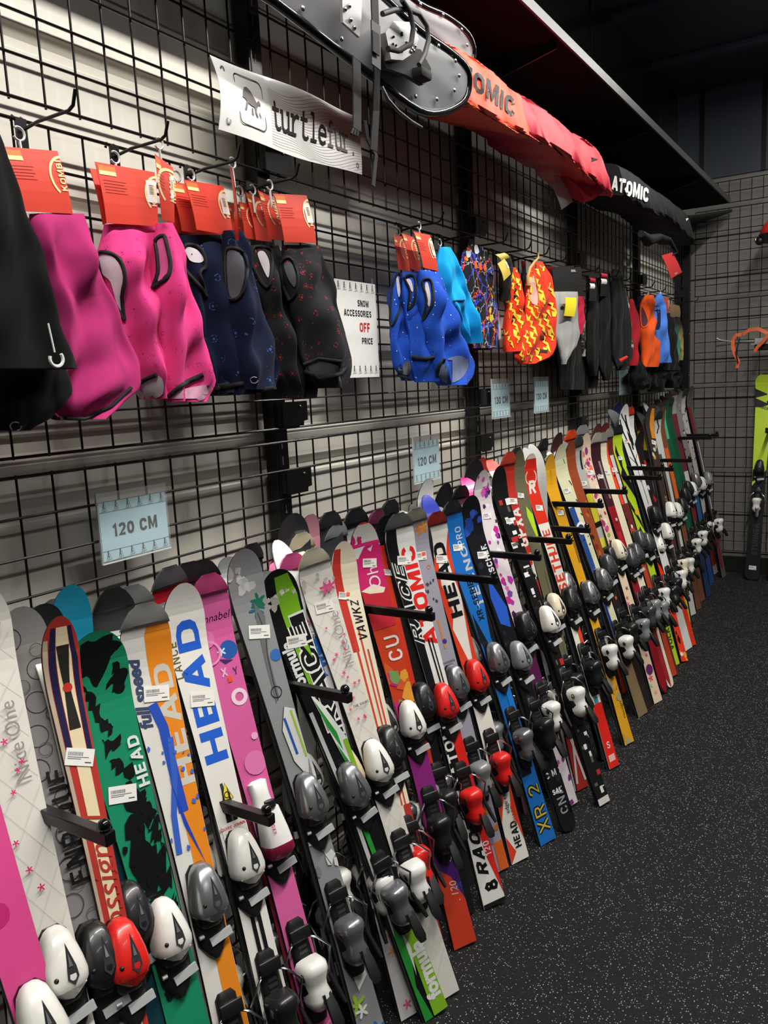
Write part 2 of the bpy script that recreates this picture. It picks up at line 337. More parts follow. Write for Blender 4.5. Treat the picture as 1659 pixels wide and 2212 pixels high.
# ------------------------------------------------------------------ peg hooks
HOOKS = [(-.96, 2.065), (-.75, 2.065), (-.54, 2.063), (-.335, 2.063), (-.13, 2.065), (.60, 2.065), (.88, 2.065), (1.10, 2.065), (1.33, 2.065), (1.52, 2.065), (1.74, 2.065), (1.97, 2.065),
         (2.2, 2.065), (2.52, 2.065), (2.75, 2.065), (3.0, 2.065), (3.25, 2.065), (3.55, 2.065), (3.85, 2.065), (4.15, 2.065), (4.55, 2.065)]
def hook_data():
    b = MB(); b.box((.006, -.011, -.035), (.011, .011, .022), m_black)
    for s in (-1, 1): b.tube([(.009, s*.009, .018), (-.001, s*.009, .026), (-.006, s*.009, .018)], .003, m_black, 6)
    p = b.data('hook_plate')
    b = MB(); b.tube([(.009, 0, 0), (.06, 0, .006), (.145, 0, .006), (.158, 0, .012), (.168, 0, .036)], .0032, m_blackw, 8)
    return p, b.data('hook_rod', 50)
hp, hr = hook_data()
for i, (y, z) in enumerate(HOOKS):
    t = thing('peg_hook', f'black peg hook on the side wire grid, {i+1} along from the near end' if 0 else 'black wire peg hook clipped on the side grid, number %s from the near end' % ['one','two','three','four','five','six','seven','eight','nine','ten','eleven','twelve','thirteen','fourteen','fifteen','sixteen','seventeen','eighteen','nineteen','twenty','twenty-one'][i],
              'hook', (0, y, z), 'peg hooks along the clothing row')
    link('plate', hp, t); link('rod', hr, t)

# ------------------------------------------------------------------ length signs in clear sleeves
m_paper = mat('#a9c9d3', .6, 0, 0, .02, 30, 0, 'blue_paper'); m_ink = mat('#16191c', .6)
def skier(b, M, s):
    b.add([(x*s, y*s, 0) for x, y in circle2d(.1, 8)], [list(range(8))], m_ink, M @ Matrix.Translation((0.02*s, .42*s, 0)))
    for pts in ([(-.06,.32),(.06,.34),(.03,.08),(-.1,.06)], [(-.1,.1),(.03,.12),(.15,-.12),(.08,-.16)], [(.09,-.14),(.15,-.1),(.08,-.36),(.02,-.35)], [(-.1,.1),(-.02,.1),(-.08,-.2),(-.14,-.34),(-.18,-.32)],
                [(-.35,-.42),(.42,-.32),(.43,-.35),(-.35,-.45)], [(.02,.3),(.2,.2),(.19,.16),(.0,.24)], [(.18,.24),(.36,-.3),(.34,-.31),(.16,.22)]):
        flat(b, [(x*s, y*s) for x, y in pts], m_ink, M)
def sign(y0, y1, z0, z1, txt, label, x=.014, detail=True, tilt=0):
    w, h = y1-y0, z1-z0; M = wallM(x, (y0+y1)/2, (z0+z1)/2, tilt)
    t = thing('length_sign', label, 'sign', M, 'blue ski length signs hung on the grid')
    b = MB(); b.box((-w/2, -h/2, -.0008), (w/2, h/2, 0), m_paper)
    flatF(b, text2d(txt, h*.30, .06), m_ink, Matrix.Translation((0, 0, .0004)))
    for sy in (.33, -.33): b.box((-w/2, h*sy-.0004, 0), (w/2, h*sy+.0004, .0003), m_ink)
    for k in range(6):
        for sy in (.415, -.415): skier(b, Matrix.Translation((w*(-.43+.172*k), h*sy, .0004)), h*.17)
    b.build('paper_card', t)
    b = MB(); g = glass()
    b.box((-w/2-.004, -h/2-.004, .0012), (w/2+.004, h/2+.02, .0022), g); b.box((-w/2-.004, -h/2-.004, -.003), (w/2+.004, h/2+.02, -.002), g)
    b.box((-w/2-.004, -h/2-.006, -.003), (w/2+.004, -h/2-.004, .0022), mat('#c9d4d6', .2)); b.box((-w/2-.0045, -h/2-.006, -.003), (-w/2-.0035, h/2+.02, .0022), mat('#c9d4d6', .2))
    b.build('clear_sleeve', t)
sign(-.674, -.495, 1.243, 1.365, '120 CM', 'blue 120 CM length sign in a clear sleeve, nearest the camera', tilt=0)
sign(.615, .795, 1.243, 1.378, '120 CM', 'blue 120 CM length sign hanging just left of the second wall joint')
sign(1.228, 1.40, 1.427, 1.56, '130 CM', 'blue 130 CM length sign below the yellow and red balaclavas', .03)
sign(1.68, 1.85, 1.425, 1.56, '130 CM', 'blue 130 CM length sign below the grey pointed face mask', .03)
sign(3.02, 3.20, 1.46, 1.60, '140 CM', 'farthest blue length sign, hanging under the black face masks', .03)

# white price notice behind the red dotted warmer
M = wallM(.02, .305, 1.742)
t = thing('price_notice', 'white paper notice partly hidden behind the dark red-dotted balaclava', 'notice', M)
b = MB(); b.box((-.108, -.14, -.0006), (.108, .14, 0), mat('#eceae6', .6)); R_ = mat('#c0202c', .6)
for s_, yy, sz, m_ in (('SNOW', .078, .026, m_ink), ('ACCESSORIES', .048, .026, m_ink), ('OFF', .008, .038, R_), ('PRICE', -.032, .026, m_ink)):
    vf = text2d(s_, sz*1.0, .055, sx=.86); xm = max(v[0] for v in vf[0]); flatF(b, vf, m_, Matrix.Translation((.066-xm+(.012 if s_ in ('PRICE', 'ACCESSORIES') else 0), yy, .0004)))
for k in range(7):
    for yy in (.122, -.118): skier(b, Matrix.Translation((-.09+.03*k, yy, .0004)), .026)
b.build('sheet', t)
b = MB(); b.box((-.004, .12, .0005), (.004, .155, .002), glass()); b.build('clip', t, None, Matrix.Translation((.09, 0, 0)))

# ------------------------------------------------------------------ banner
def banner():
    TL, TR, BR, BL = [at(u, v, 0, .014) for u, v in ((452, 119), (776, 254), (775, 379), (466, 281))]
    mb_ = MB(); m_ban = mat('#f4f3f0', .30, 0, .3, .02, 14, 0, 'banner_vinyl'); nu, nv = 28, 10
    def P(u, v, off=0):
        p = TL*(1-u)*v + TR*u*v + BL*(1-u)*(1-v) + BR*u*(1-v)
        bul = .014*math.sin(math.pi*v)*(.6+.4*math.sin(5*u+1)) + .006*math.sin(9*u+3*v) + .008*(1-v)
        return p+Vector((bul+off, 0, -.006*math.sin(math.pi*u)*(1-2*v)))
    for sd in (0, .0012): mb_.add([P(i/nu, j/nv, sd) for i in range(nu+1) for j in range(nv+1)], [(i*(nv+1)+j, i*(nv+1)+j+1, (i+1)*(nv+1)+j+1, (i+1)*(nv+1)+j) for i in range(nu) for j in range(nv)], m_ban)
    t = thing('banner', 'white vinyl banner with a turtle emblem and dark lettering tied to the grid', 'banner', (.014, TL.y, BL.z))
    inv = t.matrix_world.inverted()
    mb_.v = [tuple(inv @ Vector(p)) for p in mb_.v]; mb_.build('vinyl_sheet', t, 60)
    W, H = (TR-TL).length, (TL-BL).length
    def put(b, vf, m, off=.003):
        b.add([inv @ P(x/W, y/H, off) for x, y in vf[0]], vf[1], m)
    dk = mat('#2b2829', .45); gy = mat('#6f6b6b', .45); gr = mat('#b9b6b2', .5)
    b = MB()
    # emblem: rounded square and walking turtle
    cx, cy, s = W*.19, H*.52, H*.30
    def rr(s_, r): return [(cx+sx*(s_-r)+r*math.cos(a), cy+sy*(s_*1.05-r)+r*math.sin(a)) for sx, sy, a0 in ((1,1,0),(-1,1,1.57),(-1,-1,3.14),(1,-1,4.71)) for a in [a0+.39*k for k in range(5)]]
    o1, o2 = rr(s*1.12, .016), rr(s*1.12-.0022, .014); n = len(o1)
    put(b, (o1+o2, [(i, (i+1) % n, n+(i+1) % n, n+i) for i in range(n)]), dk)
    sh = [(-.72,.05),(-.62,.3),(-.45,.5),(-.2,.58),(.05,.45),(.25,.2),(.42,-.05),(.45,.02),(.62,.12),(.75,.0),(.72,-.12),(.55,-.12),(.45,-.22),(.2,-.3),(-.1,-.28),(-.4,-.2),(-.6,-.05),(-.78,-.02)]
    put(b, ([(cx+x*s, cy+y*s+.004) for x, y in sh], [list(range(len(sh)))]), gy)
    for lg in ([(-.5,-.15),(-.35,-.2),(-.5,-.45),(-.58,-.62),(-.68,-.55),(-.62,-.42)], [(-.12,-.38),(.0,-.38),(-.02,-.6),(.05,-.7),(-.12,-.68)], [(.15,-.25),(.35,-.25),(.3,-.5),(.42,-.72),(.28,-.7),(.18,-.55)], [(.45,-.4),(.6,-.5),(.72,-.72),(.6,-.65)]):
        put(b, ([(cx+x*s, cy+y*s+.004) for x, y in lg], [list(range(len(lg)))]), gy)
    b.build('turtle_emblem', t)
    b = MB(); fs = H*.43
    for i, ch in enumerate('turtlefur.'):
        vs, fc = block2d(ch, .115, 0, .16, GS); x0 = W*(.355+.0625*i)
        put(b, ([(x0+px_*fs*.92, H*.50+py*fs) for px_, py in vs], fc), dk if i < 6 else gy, .0035)
    b.build('lettering', t)
    b = MB()
    rr_ = random.Random(4)
    for k in range(26):
        pts = []; y = H*(.02+.037*k) ; a = rr_.uniform(0, 6)
        for i in range(41):
            u = .32+.68*i/40; v = y/H+.10*math.sin(6*u+k*.10)+.05*math.sin(14*u+.2*k)
            if .02 < v < .98: pts.append((u*W, v*H))
        if len(pts) > 2:
            n = len(pts); put(b, ([(p[0], p[1]) for p in pts]+[(p[0], p[1]+.0011) for p in pts], [(i, i+1, n+i+1, n+i) for i in range(n-1)]), gr, .0016)
    b.build('contour_lines', t)
    for u, v in ((.045, .84), (.045, .15), (.955, .85), (.955, .13)):
        b = MB(); c = inv @ P(u, v, .002); ring2d(b, .008, .004, mat('#b9b9b7', .3, .8), Matrix.Translation(c) @ wallM(0, 0, 0)); b.build('grommet', t)
banner()

# ------------------------------------------------------------------ fabrics and draping
from mathutils.bvhtree import BVHTree
def fab(hexc, kind=None, c2='#000000', c3='#ffffff', sc=60):
    key = ('fab', hexc, kind, c2, c3, sc)
    if key in _M: return _M[key]
    m = bpy.data.materials.new('fabric'); m.use_nodes = True; n = m.node_tree.nodes; l = m.node_tree.links; b = n['Principled BSDF']
    b.inputs['Roughness'].default_value = .85; b.inputs['Specular IOR Level'].default_value = .12; b.inputs['Sheen Weight'].default_value = .03
    t = n.new('ShaderNodeTexCoord'); cur = None
    nz = n.new('ShaderNodeTexNoise'); nz.inputs['Scale'].default_value = 40; l.new(t.outputs['Object'], nz.inputs['Vector'])
    c = lin(hexc); mx = n.new('ShaderNodeMix'); mx.data_type = 'RGBA'; mx.inputs[6].default_value = (*[x*.92 for x in c], 1); mx.inputs[7].default_value = (*[min(1, x*1.06) for x in c], 1)
    l.new(nz.outputs['Fac'], mx.inputs[0]); cur = mx.outputs[2]
    def over(mask, col):
        nonlocal cur
        k = n.new('ShaderNodeMix'); k.data_type = 'RGBA'; k.inputs[7].default_value = (*lin(col), 1); l.new(mask, k.inputs[0]); l.new(cur, k.inputs[6]); cur = k.outputs[2]
    def cmp(sock, v, op='LESS_THAN'):
        k = n.new('ShaderNodeMath'); k.operation = op; k.inputs[1].default_value = v; l.new(sock, k.inputs[0]); return k.outputs[0]
    def mul(a, b_):
        k = n.new('ShaderNodeMath'); k.operation = 'MULTIPLY'; l.new(a, k.inputs[0]); l.new(b_, k.inputs[1]); return k.outputs[0]
    def vor(s, feat='F1', vec=None, rnd=1.):
        v = n.new('ShaderNodeTexVoronoi'); v.feature = feat; v.inputs['Scale'].default_value = s; v.inputs['Randomness'].default_value = rnd; l.new(vec or t.outputs['Object'], v.inputs['Vector']); return v
    if kind == 'dots':
        v = vor(sc); d = cmp(v.outputs['Distance'], .16); s = n.new('ShaderNodeSeparateColor'); l.new(v.outputs['Color'], s.inputs[0])
        over(mul(d, cmp(s.outputs[0], .4)), c2); over(mul(d, cmp(s.outputs[0], .72, 'GREATER_THAN')), c3)
    if kind == 'paws':
        v = vor(sc, rnd=.6); over(cmp(v.outputs['Distance'], .11), c2)
        v2 = vor(sc, 'F1', rnd=.6)
        k = n.new('ShaderNodeMath'); k.operation = 'COMPARE'; k.inputs[1].default_value = .24; k.inputs[2].default_value = .035; l.new(v2.outputs['Distance'], k.inputs[0])
        w_ = vor(sc*6); over(mul(k.outputs[0], cmp(w_.outputs['Distance'], .42)), c2)
    if kind == 'camo':
        a = n.new('ShaderNodeTexNoise'); a.inputs['Scale'].default_value = sc; a.inputs['Distortion'].default_value = 1.2; l.new(t.outputs['Object'], a.inputs['Vector'])
        over(cmp(a.outputs['Fac'], .55, 'GREATER_THAN'), c3); over(cmp(a.outputs['Fac'], .42), c2)
    if kind == 'neon':
        for s, q, col in ((16, 1, '#b9c2cc'), (9, 2, '#e0402a'), (11, 3, '#3a49d8')):
            mp = n.new('ShaderNodeMapping'); mp.inputs['Location'].default_value = (q*3.1, q, q*2); l.new(t.outputs['Object'], mp.inputs['Vector'])
            ds = n.new('ShaderNodeTexNoise'); ds.inputs['Scale'].default_value = 60; l.new(mp.outputs[0], ds.inputs['Vector'])
            mv = n.new('ShaderNodeMix'); mv.data_type = 'VECTOR'; mv.inputs[0].default_value = .03; l.new(mp.outputs[0], mv.inputs[4]); l.new(ds.outputs['Color'], mv.inputs[5])
            v = vor(s, 'DISTANCE_TO_EDGE', mv.outputs[1]); over(cmp(v.outputs['Distance'], .010+.004*q), col)
        nn = n.new('ShaderNodeTexNoise'); nn.inputs['Scale'].default_value = 26; l.new(t.outputs['Object'], nn.inputs['Vector'])
        over(cmp(nn.outputs['Fac'], .68, 'GREATER_THAN'), '#f0a52a'); over(cmp(nn.outputs['Fac'], .76, 'GREATER_THAN'), '#6fcf3a'); 
    if kind == 'fade':
        sx = n.new('ShaderNodeSeparateXYZ'); l.new(t.outputs['Object'], sx.inputs[0])
        r = n.new('ShaderNodeMapRange'); r.inputs[1].default_value = -.05; r.inputs[2].default_value = -.20; l.new(sx.outputs[2], r.inputs[0]); over(r.outputs[0], c2)
    l.new(cur, b.inputs['Base Color'])
    bu = n.new('ShaderNodeBump'); bu.inputs['Strength'].default_value = .25; bu.inputs['Distance'].default_value = .001
    wr = n.new('ShaderNodeTexNoise'); wr.inputs['Scale'].default_value = 9; wr.inputs['Detail'].default_value = .6; wr.inputs['Distortion'].default_value = .8; mpw = n.new('ShaderNodeMapping'); mpw.inputs['Scale'].default_value = (1, 1.6, .45); mpw.inputs['Rotation'].default_value = (.5, 0, 0)
    l.new(t.outputs['Object'], mpw.inputs['Vector']); l.new(mpw.outputs[0], wr.inputs['Vector'])
    b2 = n.new('ShaderNodeBump'); b2.inputs['Strength'].default_value = .55; b2.inputs['Distance'].default_value = .03; l.new(wr.outputs['Fac'], b2.inputs['Height']); l.new(b2.outputs['Normal'], bu.inputs['Normal'])
    wv = n.new('ShaderNodeTexNoise'); wv.inputs['Scale'].default_value = 700; l.new(t.outputs['Object'], wv.inputs['Vector']); l.new(wv.outputs['Fac'], bu.inputs['Height']); l.new(bu.outputs['Normal'], b.inputs['Normal'])
    _M[key] = m; return m

class Cloth:
    """a hanging garment: a thick soft tube whose left and right silhouettes are surveyed on the plane x=xp"""
    def __init__(s, rows, xp, thick, seed=0, folds=3, amp=.25, nr=34, nt=56, droop=0):
        amp *= 1.35
        rd = random.Random(seed); s.c = xp; rings = []; ph = [rd.uniform(0, 6.3) for _ in range(6)]
        ys = [r[0] for r in rows]
        for i in range(nr+1):
            q = i/nr; y = ys[0]+(ys[-1]-ys[0])*(q if q > .08 else q)
            j = max(k for k in range(len(rows)-1) if rows[k][0] <= y+1e-6) if y < ys[-1] else len(rows)-2
            f = (y-rows[j][0])/(rows[j+1][0]-rows[j][0]); f2 = f*f*(3-2*f)*.5+f*.5
            xl = rows[j][1]*(1-f2)+rows[j+1][1]*f2; xr = rows[j][2]*(1-f2)+rows[j+1][2]*f2
            L = at(xl, y, 0, xp); R = at(xr, y, 0, xp); c = (L+R)/2; h = (R-L)/2
            th = thick*(.22+.78*min(1, (q*5)**.7))*(1-.25*max(0, (q-.85)/.15)); ring = []
            for k in range(nt):
                a = 2*math.pi*k/nt
                ca, sa = math.cos(a), math.sin(a); ca = math.copysign(abs(ca)**.85, ca)
                fo = amp*(.35+.9*q)*(math.sin(folds*a*1.0+ph[0]+2.2*q*math.sin(ph[1]))+.6*math.sin((2*folds+1)*a+ph[2]-3*q)+.35*math.sin(9*q+2*a+ph[3]))
                cr = .22*math.sin(13*q+2.1*math.cos(a)*2+ph[4])*math.exp(-((q-.35)/.3)**2)+.16*math.sin(21*q-3*a+ph[5])
                ring.append(c+h*ca*(1+.03*fo+.02*math.sin(23*q+ph[5]))+Vector((1, 0, 0))*th*(sa*(1+.45*fo)+fo*.40*abs(sa)+cr*abs(sa)*(.4+amp)))
            rings.append(ring)
        s.rings = rings; top = sum(rings[0], Vector())/nt; s.o = top
    def build(s, name, m, parent, inner=None):
        b = MB(); o = s.o
        R_ = [[p-o for p in r] for r in s.rings]; b.loft(R_, m, cap=False); n = len(R_[0]); b.add(R_[0], [list(range(n))], m)
        if inner:   # turned lining inside the open hem
            ins = []
            for k, (sc, dz) in enumerate(((.93, 0), (.88, .02), (.8, .06), (.5, .09))):
                base = R_[-1]; c = sum(base, Vector())/n; ins.append([c+(p-c)*sc+Vector((0, 0, dz)) for p in base])
            b.loft([R_[-1]]+ins, inner, cap=False); b.add(ins[-1], [list(range(n))], inner)
        else: b.add(R_[-1], [list(range(n))], m)
        s.bvh = BVHTree.FromPolygons([Vector(v)+o for v in b.v], b.f)
        return b.build(name, parent, 70)
def cast(bvh, u, v, off):
    d = (RM @ Vector(((u-829.5)/FPX, -(v-1106)/FPX, -1))).normalized()
    h = bvh.ray_cast(CAM, d)
    if h[0] is None: return None
    nn = h[1] if h[1].dot(d) < 0 else -h[1]
    return h[0]+nn*off-d*off*.5
def drape(mb_, bvh, vf, m, o, off=.0015, step=10):
    bm = bmesh.new(); vs = [bm.verts.new((x, y, 0)) for x, y in vf[0]]
    for f in vf[1]:
        try: bm.faces.new([vs[i] for i in f])
        except ValueError: pass
    xs = [p[0] for p in vf[0]]; ys = [p[1] for p in vf[0]]
    for ax, lo, hi in ((0, min(xs), max(xs)), (1, min(ys), max(ys))):
        k = lo+step
        while k < hi:
            co = (k, 0, 0) if ax == 0 else (0, k, 0); no = (1, 0, 0) if ax == 0 else (0, 1, 0)
            bmesh.ops.bisect_plane(bm, geom=bm.verts[:]+bm.edges[:]+bm.faces[:], plane_co=co, plane_no=no); k += step
    bm.verts.index_update(); P = [cast(bvh, q.co.x, q.co.y, off) for q in bm.verts]
    keep = [i for i, p in enumerate(P) if p is not None]; ix = {i: k for k, i in enumerate(keep)}
    fs = [[ix[q.index] for q in f.verts] for f in bm.faces if all(P[q.index] is not None for q in f.verts)]
    fs = [f for f in fs if max((P[keep[a]]-P[keep[b_]]).length for a in f for b_ in f) < .09]
    mb_.add([P[i]-o for i in keep], fs, m); bm.free()
def poly(pts): return (pts, [list(range(len(pts)))])
def smooth(pts, k=4):
    n = len(pts); out = []
    for i in range(n):
        a, b_, c, d = pts[i-1], pts[i], pts[(i+1) % n], pts[(i+2) % n]
        for j in range(k):
            f = j/k; out.append(tuple(.5*(2*b_[q]+(c[q]-a[q])*f+(2*a[q]-5*b_[q]+4*c[q]-d[q])*f*f+(3*b_[q]-a[q]-3*c[q]+d[q])*f**3) for q in (0, 1)))
    return out
def drape_line(mb_, bvh, pts, r, m, o, closed=False):
    pp = []
    N = len(pts)
    for i in range(N if closed else N-1):
        a, c = pts[i], pts[(i+1) % N]; k = max(1, int(math.hypot(c[0]-a[0], c[1]-a[1])/7))
        for j in range(k):
            p = cast(bvh, a[0]+(c[0]-a[0])*j/k, a[1]+(c[1]-a[1])*j/k, r*.5)
            if p is not None and (not pp or ((p-o)-pp[-1]).length < .06): pp.append(p-o)
    if len(pp) > 2: mb_.tube(pp, r, m, 6, closed=closed)

m_red = mat('#dd4433', .5, 0, 0, .04, 30, 0, 'card_red'); m_cream = mat('#f2dca0', .6); m_tagw = mat('#ece9e4', .6)
def quad_card(q, xs, parent, o, col=None, text=None, sticker=True, arc=True, name='header_card'):
    """printed header card; q = its four surveyed corners TL TR BR BL on planes x=xs"""
    P = [at(u, v, 0, x) for (u, v), x in zip(q, xs)]
    nrm = (P[1]-P[0]).cross(P[3]-P[0]).normalized(); nrm = nrm if nrm.x > 0 else -nrm
    def B(u, v, off): return (P[0]*(1-u)+P[1]*u)*(1-v)+(P[3]*(1-u)+P[2]*u)*v+nrm*(off+.004*math.sin(3*v))-o
    def put(b, pts, fs, m, off): b.add([B(x, y, off) for x, y in pts], fs, m)
    b = MB(); col = col or m_red; n = 6
    for off in (-.0012, 0): put(b, [(i/n, j/n) for i in range(n+1) for j in range(n+1)], [(i*(n+1)+j, i*(n+1)+j+1, (i+1)*(n+1)+j+1, (i+1)*(n+1)+j) for i in range(n) for j in range(n)], col, off)
    W = (P[1]-P[0]).length; H = (P[3]-P[0]).length
    R = lambda x0, y0, x1, y1, m, off=.0008: put(b, [(x0, y0), (x1, y0), (x1, y1), (x0, y1)], [(0,1,2,3)], m, off)
    if arc:
        R(.02, .04, .30, .13, mat('#d97a3c', .6)); R(.02, .13, .30, .20, m_cream)
        for k in range(5): R(.06, .28+.05*k, .45-.04*(k % 2), .29+.05*k, mat('#b8372b', .6))
        vs = []; fs = []; c = (1.02, .42)
        for k in range(17):
            a = math.pi*(.42+.86*k/16)
            for r in (.30, .345): vs.append((c[0]+r*math.cos(a)*H/W*1.0, c[1]-r*math.sin(a)))
        ok = [min(1, max(0, x)) for x, _ in vs]; vs = [(x, y) for x, (_, y) in zip(ok, vs)]
        put(b, vs, [(2*k, 2*k+1, 2*k+3, 2*k+2) for k in range(16)], m_cream, .0008)
        vf = text2d('KOMBI', 1, .03); sz = .17*H
        put(b, [(.93-y*sz/W*-1*-1, .40-x*sz/H) for x, y in vf[0]], vf[1], m_cream, .001)
    if sticker: R(.80, .18, .99, .58, m_tagw, .0014); [R(.85, .26+.03*k, .93, .27+.03*k, mat('#777777', .6), .0018) for k in range(6)]
    if text:
        for (s_, x, y, sz, m_) in text:
            vf = text2d(s_, 1, .02); put(b, [(x+a*sz*H/W, y-c_*sz) for a, c_ in vf[0]], vf[1], m_, .001)
    return b.build(name, parent)
m_hook = mat('#dfdfdc', .3)
def plastic_hook(p, o, parent, s=1.):
    b = MB(); c = p-o
    pts = [c+Vector((0, .011*s*math.cos(a), .011*s*math.sin(a)+.0)) for a in [math.radians(x) for x in range(-150, 130, 25)]]
    b.tube(pts, .0022*s, m_hook, 6); b.tube([c+Vector((0, 0, -.010*s)), c+Vector((0, .004, -.05*s))], .0026*s, m_hook, 6)
    b.build('plastic_hook', parent, 60)

K_ = mat('#111113', .8)
def garment(name, label, cat, rows, xp, thick, m, cards=(), hookpx=None, rims=(), patches=(), lines=(), inner=None, seed=0, group=None, copies=(), **kw):
    c = Cloth(rows, xp, thick, seed, **kw); t = thing(name, label, cat, c.o.copy(), group)
    c.build('fabric', m, t, inner)
    for pts, mi in patches:
        b = MB(); drape(b, c.bvh, poly(smooth(pts)), mi, c.o); b.v and b.build('inner_panel', t, 60)
    for pts, r, mi in rims:
        b = MB(); drape_line(b, c.bvh, smooth(pts, 3), r, mi, c.o, True); b.v and b.build('opening_binding', t, 60)
    for pts, r, mi in lines:
        b = MB(); drape_line(b, c.bvh, pts, r, mi, c.o); b.v and b.build('seam_binding', t, 60)
    for cd_ in cards: quad_card(cd_[0], cd_[1], t, c.o, **(cd_[2] if len(cd_) > 2 else {}))
    if hookpx: plastic_hook(at(*hookpx, 0, xp), c.o, t)
    if copies:
        cols = [o for o in t.children]
        for dx, dy, lab in copies:
            r = t.copy(); COL.objects.link(r); r.location = t.location+Vector((dx, dy, 0)); r['label'] = lab
            for ch in cols:
                d = ch.copy(); COL.objects.link(d); d.parent = r
    return t, c
WHT = fab('#cfc6cc'); m_emb = mat('#9a9aa0', .6)
GB = 'balaclavas on the near hooks'
# near black softshells
garment('balaclava', 'smooth black balaclava cut by the left edge, nearest of all', 'balaclava', [(250,-110,-18),(330,-120,6),(450,-130,45),(560,-130,84),(700,-130,126),(770,-130,160),(797,-130,166)], .2, .035, fab('#0e0e0f'), seed=1, group=GB)
b = MB(); c_ = at(122, 775, 0, .245); b.tube([c_+Vector((0, .012*math.cos(a), .012*math.sin(a))) for a in [math.radians(x) for x in range(-200, 60, 20)]], .0028, m_hook, 6); b.tube([c_+Vector((0, -.002, .01)), c_+Vector((0, -.008, .055))], .0016, m_hook, 6)
tag(b.build('plastic_hook'), 'loose white plastic hanger hook caught on the black balaclava at the left edge', 'hook')
garment('balaclava', 'black balaclava hanging lower behind the nearest black one, with a round badge', 'balaclava', [(600,-90,60),(750,-90,130),(850,-90,150),(900,-90,110),(930,-60,60)], .13, .03, fab('#0b0b0c'), seed=2, group=GB, lines=[([(33+12*math.cos(a), 921+9*math.sin(a)) for a in [k*.6 for k in range(11)]], .0012, m_emb)])
garment('neck_warmer', 'plain magenta pink fleece neck warmer with black hem', 'neck warmer', [(462,64,180),(520,74,190),(600,106,208),(700,128,248),(790,122,286),(835,98,286),(880,84,238),(906,120,205)], .12, .04, fab('#ad2f6c'), seed=3, group=GB,
        cards=[([(2,316),(124,326),(157,462),(46,456)], (.13,.13,.13,.13), {'sticker': False})], hookpx=(40, 289), lines=[([(86,884),(120,902),(180,904),(240,880),(288,832)], .0035, K_)], folds=2, amp=.5)
garment('balaclava', 'bright pink paw-print balaclava, its left eye opening showing white lining', 'balaclava', [(485,225,342),(545,213,345),(620,228,348),(700,252,362),(780,275,375),(830,292,378),(862,310,368)], .10, .035, fab('#d94084', 'paws', '#a82262', sc=46), seed=4, group=GB,
        cards=[([(205,349),(334,372),(340,489),(230,482)], (.12,.12,.12,.12)), ([(194,364),(216,366),(236,480),(222,486)], (.09,)*4, {'sticker': False, 'arc': False})], hookpx=(248, 340),
        patches=[([(214,552),(240,553),(258,572),(266,600),(264,640),(266,680),(252,655),(240,610),(222,590)], WHT), ([(292,828),(345,812),(352,850),(320,864),(300,856)], WHT)],
        rims=[([(213,550),(238,548),(262,566),(270,600),(262,640),(268,690),(256,672),(238,640),(222,600)], .004, K_)], lines=[([(290,832),(318,818),(346,806)], .0045, K_), ([(280,848),(310,868),(362,864)], .004, K_)], folds=3, amp=.5)
garment('balaclava', 'bright pink paw-print balaclava, the right one with a tall black-edged eye slot', 'balaclava', [(482,338,373),(550,334,392),(620,334,406),(700,342,430),(770,352,447),(825,358,459),(868,364,440)], .13, .035, fab('#d94084', 'paws', '#a82262', sc=46), seed=5, group=GB,
        cards=[([(334,332),(374,362),(377,482),(349,474)], (.15,.17,.17,.15), {})], hookpx=(343, 310),
        patches=[([(340,524),(354,514),(360,535),(366,580),(352,600),(342,610)], fab('#c9598f')), ([(366,866),(380,846),(440,832),(456,836),(440,862),(400,872)], fab('#d9a5bf'))],
        rims=[([(337,520),(354,510),(361,530),(369,575),(362,600),(345,612),(332,622),(342,590),(341,550)], .0042, K_)], lines=[([(366,856),(400,826),(446,806)], .005, K_), ([(366,864),(400,876),(440,866),(457,840)], .004, K_)], folds=2, amp=.5)
nv = fab('#101830', 'paws', '#3b538a', sc=30)
garment('balaclava', 'navy balaclava with small light blue emblems beside the bright pink ones, left half', 'balaclava', [(508,386,478),(590,405,505),(700,428,528),(790,450,548),(852,470,545)], .10, .03, nv, seed=6, group=GB,
        cards=[([(397,388),(482,402),(503,510),(424,496)], (.13,)*4)], hookpx=(412, 378),
        patches=[([(400,535),(425,540),(440,560),(430,568),(410,562)], WHT), ([(468,848),(505,838),(500,862),(478,868)], fab('#3b3c42'))], rims=[([(396,534),(420,530),(440,548),(444,575),(430,590),(446,640),(425,610),(402,580)], .004, K_)], lines=[([(452,840),(500,832),(545,824)], .005, K_)], folds=3, amp=.6,
        copies=[(-.03, -.012, 'second navy balaclava in the stack, its red card just behind the front one'), (-.055, -.022, 'rearmost navy balaclava in the stack, its red card leftmost of the three')])
garment('balaclava', 'navy balaclava with dark slotted face opening hung at the outer end of its hook', 'balaclava', [(498,484,520),(560,486,536),(650,492,560),(750,500,588),(800,505,602),(842,515,594)], .135, .035, nv, seed=7, group=GB,
        cards=[([(497,362),(502,366),(516,520),(508,515)], (.15,.18,.18,.15), {'sticker': False, 'arc': False})], hookpx=(501, 352),
        patches=[([(492,545),(508,542),(524,560),(528,600),(515,640),(498,640),(492,600)], fab('#55565c'))], rims=[([(488,545),(505,536),(530,555),(532,600),(520,640),(494,645),(488,600)], .004, K_)],
        lines=[([(549+8*math.cos(a), 821+7*math.sin(a)) for a in [k*.6 for k in range(11)]], .0011, m_emb), ([(504,838),(550,845),(596,836)], .004, K_)], folds=2, amp=.6)
gd_ = fab('#232427', 'paws', '#a02c34', sc=36)
